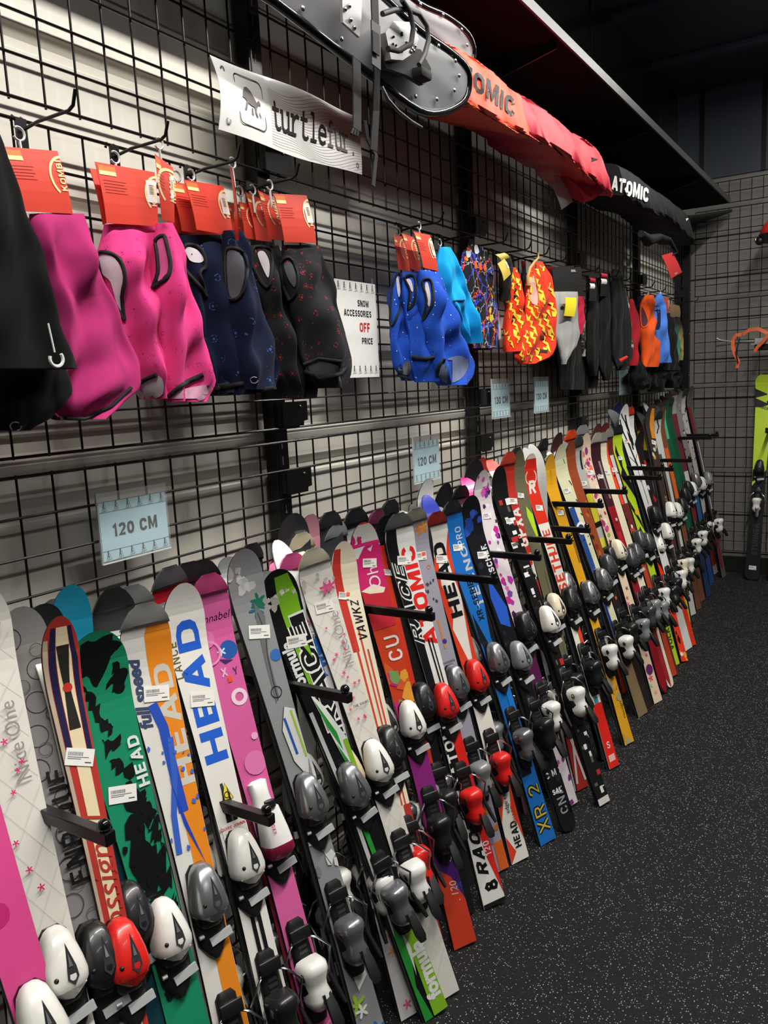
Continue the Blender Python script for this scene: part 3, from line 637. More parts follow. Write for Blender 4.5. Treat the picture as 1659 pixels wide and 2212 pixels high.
garment('balaclava', 'dark grey balaclava with red paw marks, left one of the two', 'balaclava', [(530,538,600),(600,545,625),(700,575,655),(800,595,672),(860,622,668)], .10, .03, gd_, seed=8, group=GB,
        cards=[([(515,436),(540,440),(560,520),(528,514)], (.08,)*4, {'sticker': False}), ([(557,411),(588,425),(614,520),(580,516)], (.12,)*4, {'sticker': False})], hookpx=(545, 410),
        patches=[([(556,548),(570,544),(582,570),(580,600),(568,580)], WHT)], rims=[([(545,540),(565,534),(585,545),(586,600),(576,620),(552,590)], .004, K_)], folds=3, amp=.6,
        copies=[(-.03, -.01, 'dark red-marked balaclava tucked behind, its red card leftmost of that hook')])
garment('balaclava', 'dark grey balaclava with red paw marks and an open pale-lined hem, right one', 'balaclava', [(530,608,690),(570,610,700),(640,622,722),(720,640,744),(775,652,753),(806,664,748),(838,690,735)], .14, .035, gd_, seed=9, group=GB,
        cards=[([(590,418),(662,422),(683,525),(614,523)], (.16,)*4)], hookpx=(582, 400),
        patches=[([(614,572),(628,568),(640,600),(636,620),(622,600)], fab('#56565a')), ([(662,792),(690,778),(730,790),(744,798),(720,808),(672,812)], fab('#5a5b5e'))], rims=[([(608,570),(624,556),(642,590),(640,632),(620,650),(612,610)], .004, K_)],
        lines=[([(656,786),(690,774),(752,782)], .004, K_), ([(660,800),(690,816),(735,806),(752,790)], .005, K_)], folds=2, amp=.6, inner=fab('#6a6a70'))
# blue dotted group
bl = fab('#2350bb', 'dots', '#0e1b52', '#dfe9ff', 90); GBB = 'blue dotted balaclavas'
garment('balaclava', 'royal blue balaclava with tiny dots, leftmost of the three on the middle hook', 'balaclava', [(590,850,885),(650,845,898),(730,848,905),(790,855,915),(822,870,928)], .07, .03, bl, seed=10, group=GBB,
        cards=[([(848,508),(868,510),(886,586),(860,582)], (.08,)*4, {'sticker': False})], hookpx=(860, 500), rims=[([(848,620),(858,592),(866,600),(868,650),(850,700),(843,690)], .004, K_)], patches=[([(855,595),(860,600),(864,630),(860,640)], WHT), ([(862,790),(888,780),(884,808),(866,806)], fab('#55585f'))], lines=[([(860,808),(900,826),(928,820)], .005, K_)], folds=3, amp=.6)
garment('balaclava', 'royal blue balaclava with tiny dots, middle of the three, black-edged opening', 'balaclava', [(588,868,925),(650,872,935),(730,885,945),(790,890,950),(825,900,945)], .10, .03, bl, seed=11, group=GBB,
        cards=[([(867,503),(893,512),(910,590),(886,580)], (.11,)*4, {'sticker': False})], rims=[([(872,600),(890,596),(898,615),(895,650),(880,668),(886,630)], .004, K_)], patches=[([(876,606),(886,604),(892,622),(890,630)], WHT)], lines=[([(890,770),(920,775),(945,770)], .006, K_), ([(900,826),(925,832),(940,824)], .006, K_)], folds=3, amp=.6)
garment('balaclava', 'royal blue balaclava with tiny dots, front one with a round open grey-lined neck', 'balaclava', [(584,905,945),(640,908,962),(700,915,980),(750,925,1000),(785,932,1014),(812,938,1012),(832,955,1000)], .14, .045, bl, seed=12, group=GBB,
        cards=[([(893,500),(929,508),(946,586),(914,578)], (.15,)*4)], hookpx=(905, 488), rims=[([(912,610),(924,602),(933,615),(936,650),(926,672),(914,690),(922,650)], .004, K_), ([(944,800),(960,775),(990,764),(1010,772),(1014,795),(1000,822),(970,832),(950,822)], .005, K_)],
        patches=[([(918,615),(924,612),(930,640),(928,662),(922,650)], WHT), ([(947,800),(962,778),(990,768),(1008,776),(1010,794),(996,818),(970,828),(952,818)], fab('#6f7a99'))], folds=2, amp=.5)
garment('neck_warmer', 'cyan blue neck warmer pinched at the top beside the dotted blue balaclavas', 'neck warmer', [(534,950,972),(570,944,982),(610,948,996),(650,958,1012),(700,985,1020),(742,1004,1029)], .10, .03, fab('#19a3e6'), seed=13, hookpx=(950, 524), lines=[([(980,650),(1010,648)], .003, mat('#0a3f66', .8))], folds=3, amp=.5)
garment('face_mask', 'black face mask printed with rainbow lightning and a rounded printed header', 'face mask', [(528,1015,1036),(545,998,1052),(575,994,1064),(620,1000,1070),(700,1012,1076),(752,1018,1076)], .08, .015, fab('#17161a', 'neon', sc=20), seed=14, amp=.1,
        patches=[([(1006,534),(1014,536),(1016,552),(1008,556)], mat('#c9ced8', .5)), ([(1024,532),(1030,530),(1034,545),(1026,548)], mat('#f0f0f0', .5)), ([(1024,566),(1028,564),(1030,578),(1025,580)], mat('#e2502a', .6)), ([(1034,570),(1038,568),(1040,582),(1035,582)], mat('#e2502a', .6)), ([(1044,572),(1048,571),(1049,584),(1045,585)], mat('#e2502a', .6))])
garment('neck_warmer', 'folded purple patterned warmer peeking below the rainbow lightning mask', 'neck warmer', [(735,1012,1060),(756,1014,1064)], .04, .012, fab('#4a2340', 'camo', '#2c5a3a', '#7b2b4a', 60), seed=15, amp=.2, nr=6)
b = MB(); b.box((-.0005, -.014, -.055), (.0005, .014, .055), m_tagw); tag(b.build('size_ticket', None, None, Matrix.Translation(at(1078, 702, 0, .06)) @ Matrix.Rotation(.15, 4, 'X')), 'narrow white paper ticket hanging beside the rainbow lightning mask', 'ticket')
# dark item with yellow tag
t, c = garment('neck_warmer', 'slim brown-black neck warmer with a yellow barcode tag', 'neck warmer', [(552,1088,1103),(600,1083,1101),(650,1083,1096)], .10, .02, fab('#1c1815'), seed=16)
quad_card([(1070,550),(1090,546),(1101,556),(1083,563)], (.14,)*4, t, c.o, col=mat('#cfb65a', .6), arc=False, sticker=False, name='card_flap'); quad_card([(1075,570),(1090,559),(1103,592),(1088,607)], (.145,)*4, t, c.o, col=mat('#d9bf55', .6), arc=False, name='price_tag')
bolt = [(0,0),(9,3),(7,11),(13,13),(11,21),(17,24),(22,42),(13,31),(15,28),(7,23),(9,17),(2,12)]
def bolts(seed, x0, x1, y0, y1, nx, ny):
    r = random.Random(seed); out = []
    for j in range(ny):
        for i in range(nx):
            cx = x0+(x1-x0)*(i+.5*(j % 2)+r.uniform(-.1, .1))/nx; cy = y0+(y1-y0)*(j+r.uniform(-.1, .1))/ny; s = r.uniform(1.0, 1.35)
            out.append(([(cx+a*s, cy+b_*s) for a, b_ in bolt]))
    return out
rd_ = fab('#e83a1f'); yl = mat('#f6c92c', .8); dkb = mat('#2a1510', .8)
for nm_, rows, xp, sd, nx, x0, x1 in (('red balaclava covered in yellow lightning bolts, the wide front one', [(566,1150,1172),(600,1140,1190),(650,1137,1196),(700,1135,1196),(745,1120,1198),(770,1113,1190),(786,1122,1150)], .12, 17, 5, 1108, 1200),
                                   ('red balaclava covered in yellow lightning bolts, the narrow one turned edge-on', [(578,1106,1112),(640,1098,1118),(700,1096,1122),(745,1093,1122),(760,1094,1116)], .10, 18, 2, 1090, 1122)):
    c = Cloth(rows, xp, .03, sd, folds=2, amp=.4); t = thing('balaclava', nm_, 'balaclava', c.o.copy(), 'lightning bolt balaclavas'); c.build('fabric', rd_, t)
    b = MB()
    for p in bolts(sd, x0, x1, 560, 790, nx, 6):
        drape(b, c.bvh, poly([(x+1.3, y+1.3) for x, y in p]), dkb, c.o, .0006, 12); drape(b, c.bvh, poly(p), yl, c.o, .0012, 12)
    b.build('bolt_print', t)
    if nx == 5:
        b = MB(); drape(b, c.bvh, poly([(1140,590),(1152,596),(1162,640),(1160,660),(1148,656),(1140,630)]), fab('#d8a79c'), c.o, .002); b.build('lining', t)
        b = MB(); drape_line(b, c.bvh, [(1138,590),(1152,588),(1160,620),(1164,662),(1146,658)], .003, mat('#f0602a', .7), c.o); b.build('opening_binding', t)
        b = MB(); pp = [at(1163+a, 545+b_, 0, .13)-c.o for a, b_ in ((0,0),(0,12),(-8,20),(-18,34),(-23,52),(-22,70),(-14,74))]; b.tube(pp, [.003,.004,.005,.006,.006,.006,.004], mat('#c9a667', .6), 6); b.build('card_hanger', t, 60)
        b = MB(); drape(b, c.bvh, poly([(1164,754),(1183,757),(1182,763),(1163,760)]), mat('#1b1410', .8), c.o, .002); b.build('logo_patch', t)
G3 = 'pointed face masks'
t, c = garment('face_mask', 'light grey neoprene face mask with a pointed tip and one black vent', 'face mask', [(630,1194,1248),(690,1195,1248),(720,1198,1252),(745,1205,1246),(765,1211,1232),(787,1216,1219)], .13, .014, fab('#a3a3a1'), seed=19, amp=.2, group=G3, patches=[([(1214+4*math.cos(a), 665+4*math.sin(a)) for a in [k*.7 for k in range(9)]], K_)])
quad_card([(1192,578),(1254,572),(1259,640),(1196,640)], (.12,)*4, t, c.o, col=mat('#0a0a0b', .6), arc=False, sticker=False, text=[('SOFTSHELL', .70, .17, .10, m_tagw)])
quad_card([(1221,642),(1245,643),(1240,684),(1218,682)], (.16,)*4, t, c.o, col=mat('#f2dc20', .6), arc=False, sticker=False, name='yellow_tag')
garment('face_mask', 'crimson pointed face mask just behind the light grey one', 'face mask', [(629,1243,1258),(690,1245,1260),(722,1248,1254)], .08, .014, fab('#b8203f'), seed=20, amp=.2, group=G3)
garment('face_mask', 'camouflage pointed face mask right of the crimson one', 'face mask', [(640,1256,1272),(700,1256,1278),(740,1256,1272),(770,1259,1262)], .06, .014, fab('#4a4640', 'camo', '#191817', '#a79f8c', 30), seed=21, amp=.2, group=G3)
for i, (q, xp, s_) in enumerate((([(1126,562),(1134,564),(1134,640),(1128,640)], .06, 'beside the narrow lightning balaclava'), ([(1178,574),(1198,576),(1196,610),(1180,610)], .07, 'above the wide lightning balaclava'))):
    c = Cloth([(590,q[0][0],q[1][0]+3),(680,q[0][0],q[1][0]+4)], xp-.02, .01, 30+i, amp=.1); t = thing('face_mask', 'packaged black face mask with a small red card '+s_, 'face mask', c.o.copy(), 'packaged face masks'); c.build('fabric', fab('#131314'), t)
    quad_card(q, (xp,)*4, t, c.o, col=mat('#161616', .5), arc=False, sticker=False); quad_card([q[0], q[1], (q[1][0], q[1][1]+12), (q[0][0], q[0][1]+12)], (xp+.004,)*4, t, c.o, col=mat('#c4202a', .5), arc=False, sticker=False, name='brand_label')
for i, (rows, sd) in enumerate((([(600,1272,1292),(700,1268,1300),(780,1268,1298),(812,1278,1284)], 40), ([(590,1296,1318),(700,1294,1324),(790,1294,1322),(822,1306,1310)], 41), ([(585,1322,1342),(700,1322,1362),(770,1322,1366),(800,1334,1344)], 42))):
    t, c = garment('face_mask', 'long black pointed face mask, '+['leftmost of the three', 'middle of the three', 'rightmost of the three, with a small red tab'][i], 'face mask', rows, [.08,.1,.13][i], .02, fab('#101010'), seed=sd, group='long black face masks')
    y = rows[0][0]; x0, x1 = rows[0][1], rows[0][2]
    quad_card([(x0, y-5), (x1-5, y-2), (x1-4, y+50), (x0, y+50)], (.12,)*4, t, c.o, col=mat('#151515', .5), arc=False, sticker=False); quad_card([(x0+2, y), (x1-7, y+2), (x1-7, y+10), (x0+2, y+8)], (.125,)*4, t, c.o, col=mat('#c4202a', .5), arc=False, sticker=False, name='brand_label'); quad_card([(x0+2, y+12), (x1-8, y+13), (x1-8, y+24), (x0+2, y+23)], (.125,)*4, t, c.o, col=m_tagw, arc=False, sticker=False, name='price_tag')
    if i == 2: quad_card([(1337,776),(1354,768),(1356,774),(1340,784)], (.17,)*4, t, c.o, col=mat('#d6332a', .5), arc=False, sticker=False, name='brand_tab')
garment('balaclava', 'camouflage balaclava hanging right of the long black face masks', 'balaclava', [(625,1335,1352),(700,1345,1358),(760,1352,1361)], .12, .02, fab('#5a564e', 'camo', '#1b1a19', '#b9b3a4', 26), seed=43)
FAR = 'coloured balaclavas near the corner'
garment('balaclava', 'dark red balaclava nearly edge-on near the corner', 'balaclava', [(646,1360,1366),(700,1360,1373),(790,1361,1370)], .10, .03, fab('#a01f2b'), seed=44, group=FAR)
garment('balaclava', 'dark navy balaclava just left of the orange one', 'balaclava', [(638,1376,1392),(700,1374,1390),(790,1372,1386)], .07, .03, fab('#17142b'), seed=45, group=FAR)
garment('balaclava', 'orange balaclava with a patterned opening near the corner', 'balaclava', [(637,1394,1408),(660,1386,1412),(710,1386,1412),(760,1390,1416),(793,1389,1418)], .13, .04, fab('#ef5a1e'), seed=46, group=FAR, hookpx=(1400, 631), patches=[([(1386,666),(1392,672),(1398,690),(1396,702),(1387,702)], fab('#5d3340'))], rims=[([(1385,664),(1392,670),(1399,690),(1397,704),(1386,704)], .003, fab('#f06a2e'))])
garment('balaclava', 'light blue balaclava with a navy-lined opening right of the orange one', 'balaclava', [(635,1421,1427),(665,1411,1431),(700,1409,1436),(730,1414,1436),(760,1417,1439),(784,1418,1443)], .15, .04, fab('#4f86e6'), seed=47, group=FAR, hookpx=(1426, 631), patches=[([(1411,668),(1424,662),(1427,690),(1424,710),(1412,706)], fab('#20264d'))])
t, c = garment('neck_warmer', 'black neck warmer with white lettering and a red card near the corner', 'neck warmer', [(676,1432,1446),(730,1434,1456),(800,1436,1460)], .12, .03, fab('#141416'), seed=48, group=FAR)
quad_card([(1428,641),(1444,645),(1444,676),(1431,680)], (.14,)*4, t, c.o, sticker=False)
for i, (rows, c1, c2) in enumerate((([(682,1446,1458),(730,1448,1464),(782,1456,1462)], '#1d1f20', '#3fa08c'), ([(684,1456,1468),(730,1458,1474),(778,1468,1472)], '#1f1f1e', '#b9ab62'))):
    t, c = garment('neck_warmer', 'black neck warmer fading to '+['teal', 'yellow'][i]+' with a tan card, last by the corner', 'neck warmer', rows, .12, .02, fab(c1, 'fade', c2), seed=50+i, group=FAR)
    quad_card([(1445+11*i, 655+2*i), (1457+11*i, 659+2*i), (1458+11*i, 686), (1447+11*i, 684)], (.13,)*4, t, c.o, col=mat('#8b7550', .6), arc=False, sticker=False)
for i, (rows) in enumerate(([(780,1366,1400),(820,1364,1402),(842,1370,1396)], [(785,1398,1430),(820,1398,1434),(846,1404,1430)], [(785,1430,1462),(815,1432,1466),(838,1440,1462)])):
    garment('balaclava', 'black garment hanging low under the coloured balaclavas, '+['left', 'middle', 'right'][i]+' one', 'balaclava', rows, .1, .04, fab('#08080a'), seed=60+i, group='black garments low by the corner')
for i, rows in enumerate(([(660,1205,1240),(760,1200,1262),(842,1208,1268)], [(700,1258,1290),(800,1256,1292),(838,1262,1286)])):
    garment('face_mask', ['black mask hanging behind the light grey pointed one', 'black mask hanging lowest between the grey mask and the long black masks'][i], 'face mask', rows, .04, .02, fab('#08080a'), seed=64+i)

# ------------------------------------------------------------------ ski bags under the shelf
def bag(name, label, y0, y1, sec, mats, seed, taper0, taper1, droop=0, n=60, nt=40, wk=1.):
    rd = random.Random(seed); ph = [rd.uniform(0, 6.3) for _ in range(8)]; rings = []
    for i in range(n+1):
        q = i/n; y = y0+(y1-y0)*q
        s = min(1, taper0+(1-taper0)*min(1, q/.10)**.6)*min(1, taper1+(1-taper1)*min(1, (1-q)/.10)**.6)
        cx = sum(p[0] for p in sec)/len(sec); cz = sum(p[1] for p in sec)/len(sec); ring = []
        for k in range(nt):
            u = k/nt*len(sec); j = int(u) % len(sec); f = u-int(u); a, b_ = sec[j], sec[(j+1) % len(sec)]
            x = a[0]*(1-f)+b_[0]*f; z = a[1]*(1-f)+b_[1]*f
            wr = .010*math.sin(11*q*(y1-y0)+ph[0]+1.5*k/nt*6.28)+.006*math.sin(31*q*(y1-y0)+ph[1]+k*.9)+.004*math.sin(57*q*(y1-y0)+k*1.7+ph[2])
            wr *= wk; r = Vector((x-cx, 0, z-cz)); l = r.length; r = r/l*(l*s*.985+wr*(1.2 if z < cz else .6))
            ring.append(Vector((cx+r.x, y, cz+r.z-droop*max(0, q-.8)**2*25*0.04-(.012 if z < cz else 0)*math.sin(q*9))))
        rings.append(ring)
    t = thing(name, label, 'ski bag', rings[n//2][0].copy()); o = t.location.copy(); b = MB()
    for m, a, c in mats:
        i0, i1 = int(a*n), int(c*n); b.loft([[p-o for p in r] for r in rings[i0:i1+1]], m, cap=False)
    b.add([p-o for p in rings[0]], [list(range(nt))], mats[0][0]); b.add([p-o for p in rings[-1]], [list(range(nt))], mats[-1][0])
    bvh = BVHTree.FromPolygons([Vector(v)+o for v in b.v], b.f); b.build('fabric_body', t, 60)
    return t, o, bvh
def rsec(pts, r=.3):
    out = []
    for i in range(len(pts)):
        p, a, c = Vector(pts[i]), Vector(pts[i-1]), Vector(pts[(i+1) % len(pts)])
        for k in (r, r/2, 0, -r/2, -r):
            if k > 0: out.append(p+(a-p)*k*.5+(c-p)*max(0, .08-k*.2))
            elif k < 0: out.append(p+(c-p)*(-k)*.5+(a-p)*max(0, .08+k*.2))
            else: out.append(p*.86+(a+c)*.07)
    return [(v.x, v.y) for v in out]
def text_px(s, p0, right, up, size, **k):
    vf = text2d(s, 1, **k); return ([(p0[0]+x*size*right[0]+y*size*up[0], p0[1]+x*size*right[1]+y*size*up[1]) for x, y in vf[0]], vf[1])
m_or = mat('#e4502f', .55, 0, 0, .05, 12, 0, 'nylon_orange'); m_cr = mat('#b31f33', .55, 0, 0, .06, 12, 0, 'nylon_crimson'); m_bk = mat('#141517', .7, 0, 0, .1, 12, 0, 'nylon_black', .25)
secR = rsec([(.36, 2.335), (.315, 2.50), (.10, 2.55), (.06, 2.43)])
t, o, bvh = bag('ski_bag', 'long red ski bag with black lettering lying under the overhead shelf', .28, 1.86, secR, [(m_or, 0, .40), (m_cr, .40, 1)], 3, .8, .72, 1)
b = MB(); drape(b, bvh, text_px('ATOMIC', (1042, 186), (.86, .62), (.06, -1), 56, bold=.06, sx=.82), mat('#15090a', .6), o, .002, 8); b.build('lettering', t)
b = MB(); drape(b, bvh, poly([(1274,339),(1292,345),(1276,349),(1280,344)]), mat('#15090a', .35), o, .002); b.build('emblem', t)
b = MB(); drape_line(b, bvh, [(990,272),(1020,267),(1055,262),(1072,250)], .004, K_, o); b.build('carry_strap', t)
b = MB(); rr2 = [at(u, v, 0, x)-o for u, v, x in ((1215,372,.22),(1262,385,.30),(1302,380,.33),(1308,410,.33),(1280,432,.30),(1250,420,.24))]
b.loft([[p+Vector((0, 0, 0)) for p in rr2], [p+Vector((-.05, .03, .0)) for p in rr2]], m_cr); b.build('loose_flap', t, 30)
quad_card([(1187,393),(1211,384),(1237,436),(1213,453)], (.2,)*4, t, o, col=m_tagw, arc=False, sticker=False, name='white_tag')
secB = rsec([(.36, 2.345), (.32, 2.50), (.10, 2.55), (.07, 2.40)])
t, o, bvh = bag('ski_bag', 'black ski bag with white lettering at the far end under the shelf', 2.02, 3.55, secB, [(m_bk, 0, 1)], 8, .95, .9, 1, wk=.45)
b = MB(); drape(b, bvh, text_px('ATOMIC', (1361, 409), (.86, .34), (.08, -1), 40, bold=.08, sx=.62), mat('#e9e9e7', .5), o, .006, 6); b.build('lettering', t)
b = MB(); drape(b, bvh, poly([(1482,452),(1487,472),(1481,478)]), mat('#e9e9e7', .5), o, .003); b.build('emblem', t)
b = MB(); b.tube([at(u, v, 0, .3)-o for u, v in ((1385,505),(1400,520),(1425,512),(1445,518),(1462,545),(1452,552))], [.018,.03,.018,.015,.01,.006], m_bk, 8); b.build('hanging_strap', t, 60)
q = [(1429,552),(1452,545),(1473,588),(1449,602)]
quad_card(q, (.3,)*4, t, o, col=mat('#cf3434', .5), arc=False, sticker=False, name='red_tag', text=[('ATOMIC', .5, .9, .07, m_tagw)])
# ------------------------------------------------------------------ snowshoes
m_deck = mat('#7b7b7e', .42, .1, 0, .08, 8, 0, 'snowshoe_deck'); m_tube = mat('#17171a', .2, .6, .4); m_st = mat('#b9b9bb', .25, 1)
def snowshoe(label, outline, xp, tilt, seed, full=True):
    P = [at(u, v, 0, xp+tilt*k) for u, v, k in outline]; o = sum(P, Vector())/len(P)
    t = thing('snowshoe', label, 'snowshoe', o.copy(), 'dark snowshoes hung under the shelf'); L = [p-o for p in P]
    n = len(L); sm = []
    for i in range(n):
        a, b0, c, d = L[i-1], L[i], L[(i+1) % n], L[(i+2) % n]
        for k in range(4):
            f = k/4; sm.append(.5*((2*b0)+(c-a)*f+(2*a-5*b0+4*c-d)*f*f+(3*b0-a-3*c+d)*f**3))
    b = MB(); b.tube(sm, .011, m_tube, 10, closed=True); b.build('tube_frame', t, 60)
    b = MB(); ins = [p*.965+Vector((0, 0, 0)) for p in sm]; m2 = len(ins)
    c0 = Vector((0, 0, 0)); mid = [p*.5+Vector((.006, 0, 0)) for p in ins]
    for off in (.004, -.004):
        V = [p+Vector((off, 0, 0)) for p in ins]+[p+Vector((off, 0, 0)) for p in mid]+[c0+Vector((off+.008, 0, 0))]
        b.add(V, [(i, (i+1) % m2, m2+(i+1) % m2, m2+i) for i in range(m2)]+[(m2+i, m2+(i+1) % m2, 2*m2) for i in range(m2)], m_deck)
    b.build('deck', t, 60)
    for i in range(0, m2, 4):
        p = ins[i]; q = p*.84+Vector((.012, 0, 0)); b = MB(); b.ball(q, .006, m_st, sc=(.6, 1, 1)); b.build('rivet', t, 60)
    return t, o
tA, oA = snowshoe('front snowshoe with grey deck plate hanging left of the red ski bag', [(490,-70,0),(590,2,0),(700,86,0),(800,163,0),(900,236,0),(955,242,0),(1000,218,.5),(1012,180,.8),(1003,142,1),(960,104,1),(900,62,1),(800,-30,1),(700,-110,1),(560,-160,1)], .32, .03, 1)
tB, oB = snowshoe('rear snowshoe with grey deck plate just above and behind the front one', [(640,-120,0),(760,-30,0),(860,60,0),(950,125,0),(990,150,0),(1012,148,.3),(1022,112,.6),(1008,72,1),(960,34,1),(900,6,1),(820,-60,1),(700,-150,1)], .25, .02, 2)
def inA(u, v, x): return at(u, v, 0, x)-oA
b = MB(); V = [inA(u, v, .375) for u, v in ((733,-30),(736,50),(772,82),(776,40),(778,-30))]
b.add(V+[p+Vector((.006, 0, 0)) for p in V], [(0,1,2,3,4), (9,8,7,6,5)]+[(i, (i+1) % 5, (i+1) % 5+5, i+5) for i in range(5)], mat('#8b8b8d', .35, .2)); b.build('heel_plate', tA)
for u, v in ((754,13),(757,43),(745,20),(765,60)): b = MB(); b.ball(inA(u, v, .383), .005, m_st); b.build('screw', tA, 60)
b = MB(); b.loft([[inA(u, v, .39)+Vector((dx, 0, 0)) for u, v in ((833,70),(850,45),(892,48),(905,85),(888,118),(870,130),(845,128))] for dx in (-.03, 0)], mat('#8f8f90', .35, .3)); b.build('toe_cleat_plate', tA, 30)
b = MB(); b.loft([[inA(u, v, .36)+Vector((dx, 0, 0)) for u, v in ((815,90),(900,110),(922,150),(920,175),(905,186),(870,165),(825,150),(812,120))] for dx in (0, .012)], K_); b.build('cutout_pad', tA, 30)
rv = random.Random(3)
for k in range(9): b = MB(); b.ball(inA(838+rv.uniform(0, 48), 68+rv.uniform(0, 50), .392), .0028, K_); b.build('rivet_hole', tA, 60)
def strap(name, parent, o, px, x, wd, m):
    b = MB(); pts = [at(u, v, 0, xx)-o for (u, v), xx in zip(px, x)]
    ring = []
    for i, p in enumerate(pts):
        d = (pts[min(i+1, len(pts)-1)]-pts[max(0, i-1)]).normalized(); s = d.cross(Vector((1, 0, 0))); s = s.normalized() if s.length > .1 else Vector((0, 1, 0))
        ring.append([p+s*wd/2+Vector((.0015, 0, 0)), p-s*wd/2+Vector((.0015, 0, 0)), p-s*wd/2-Vector((.0015, 0, 0)), p+s*wd/2-Vector((.0015, 0, 0))])
    b.loft(ring, m); return b.build(name, parent)
m_web = mat('#151516', .8, 0, 0, .15, 300); m_rub = mat('#2c2c2e', .6)
strap('buckle_strap', tA, oA, ((770,128),(771,200),(771,280)), (.36, .37, .37), .030, m_web); strap('strap_end', tA, oA, ((769,140),(769,160),(769,178)), (.355,)*3, .018, m_web)
strap('webbing_strap', tA, oA, ((808,-20),(811,60),(814,150),(812,240),(807,325)), (.42, .42, .40, .37, .36), .027, m_web)
strap('webbing_keeper', tA, oA, ((811,50),(812,95),(812,145)), (.425,)*3, .034, m_rub)
strap('webbing_pad', tA, oA, ((811,70),(812,95),(812,116)), (.43,)*3, .026, m_web)
strap('narrow_strap', tA, oA, ((788,260),(794,300),(812,335),(806,402)), (.35, .35, .35, .35), .013, m_web)
b = MB(); 
for dy in (-.008, .0, .008): b.tube([inA(768, 280, .37)+Vector((0, dy, 0)), inA(765, 292, .37)+Vector((0, dy*1.4, 0))], .003, K_, 6)
b.build('clip_buckle', tA, 60)
b = MB(); b.tube([inA(825, 188, .37), inA(838, 215, .38), inA(860, 240, .37), inA(888, 262, .36), inA(911, 276, .36)], .004, mat('#3a3a3b', .5), 6); b.build('ladder_strap', tA, 60)
b = MB(); b.tube([inA(u, v, .42) for u, v in ((826,30),(850,22),(880,20),(905,30),(922,55),(926,85),(918,115),(905,140))], .006, m_rub, 8); b.build('toe_strap_loop', tA, 60)
b = MB(); b.tube([inA(u, v, .43) for u, v in ((868,0),(885,25),(893,60),(888,95),(860,110),(838,105))], .006, K_, 8); b.build('heel_strap_loop', tA, 60)
b = MB()
for u, v in ((884,100),(890,106),(896,100),(893,110),(887,112)): b.ball(inA(u, v, .42), .0045, m_st)
b.build('ratchet_buckle', tA, 60)
b = MB(); b.box((-.02, -.02, -.012), (.02, .035, .012), K_, None, .008); b.build('heel_cup', tA, 40, Matrix.Translation(inA(905, 160, .38)))

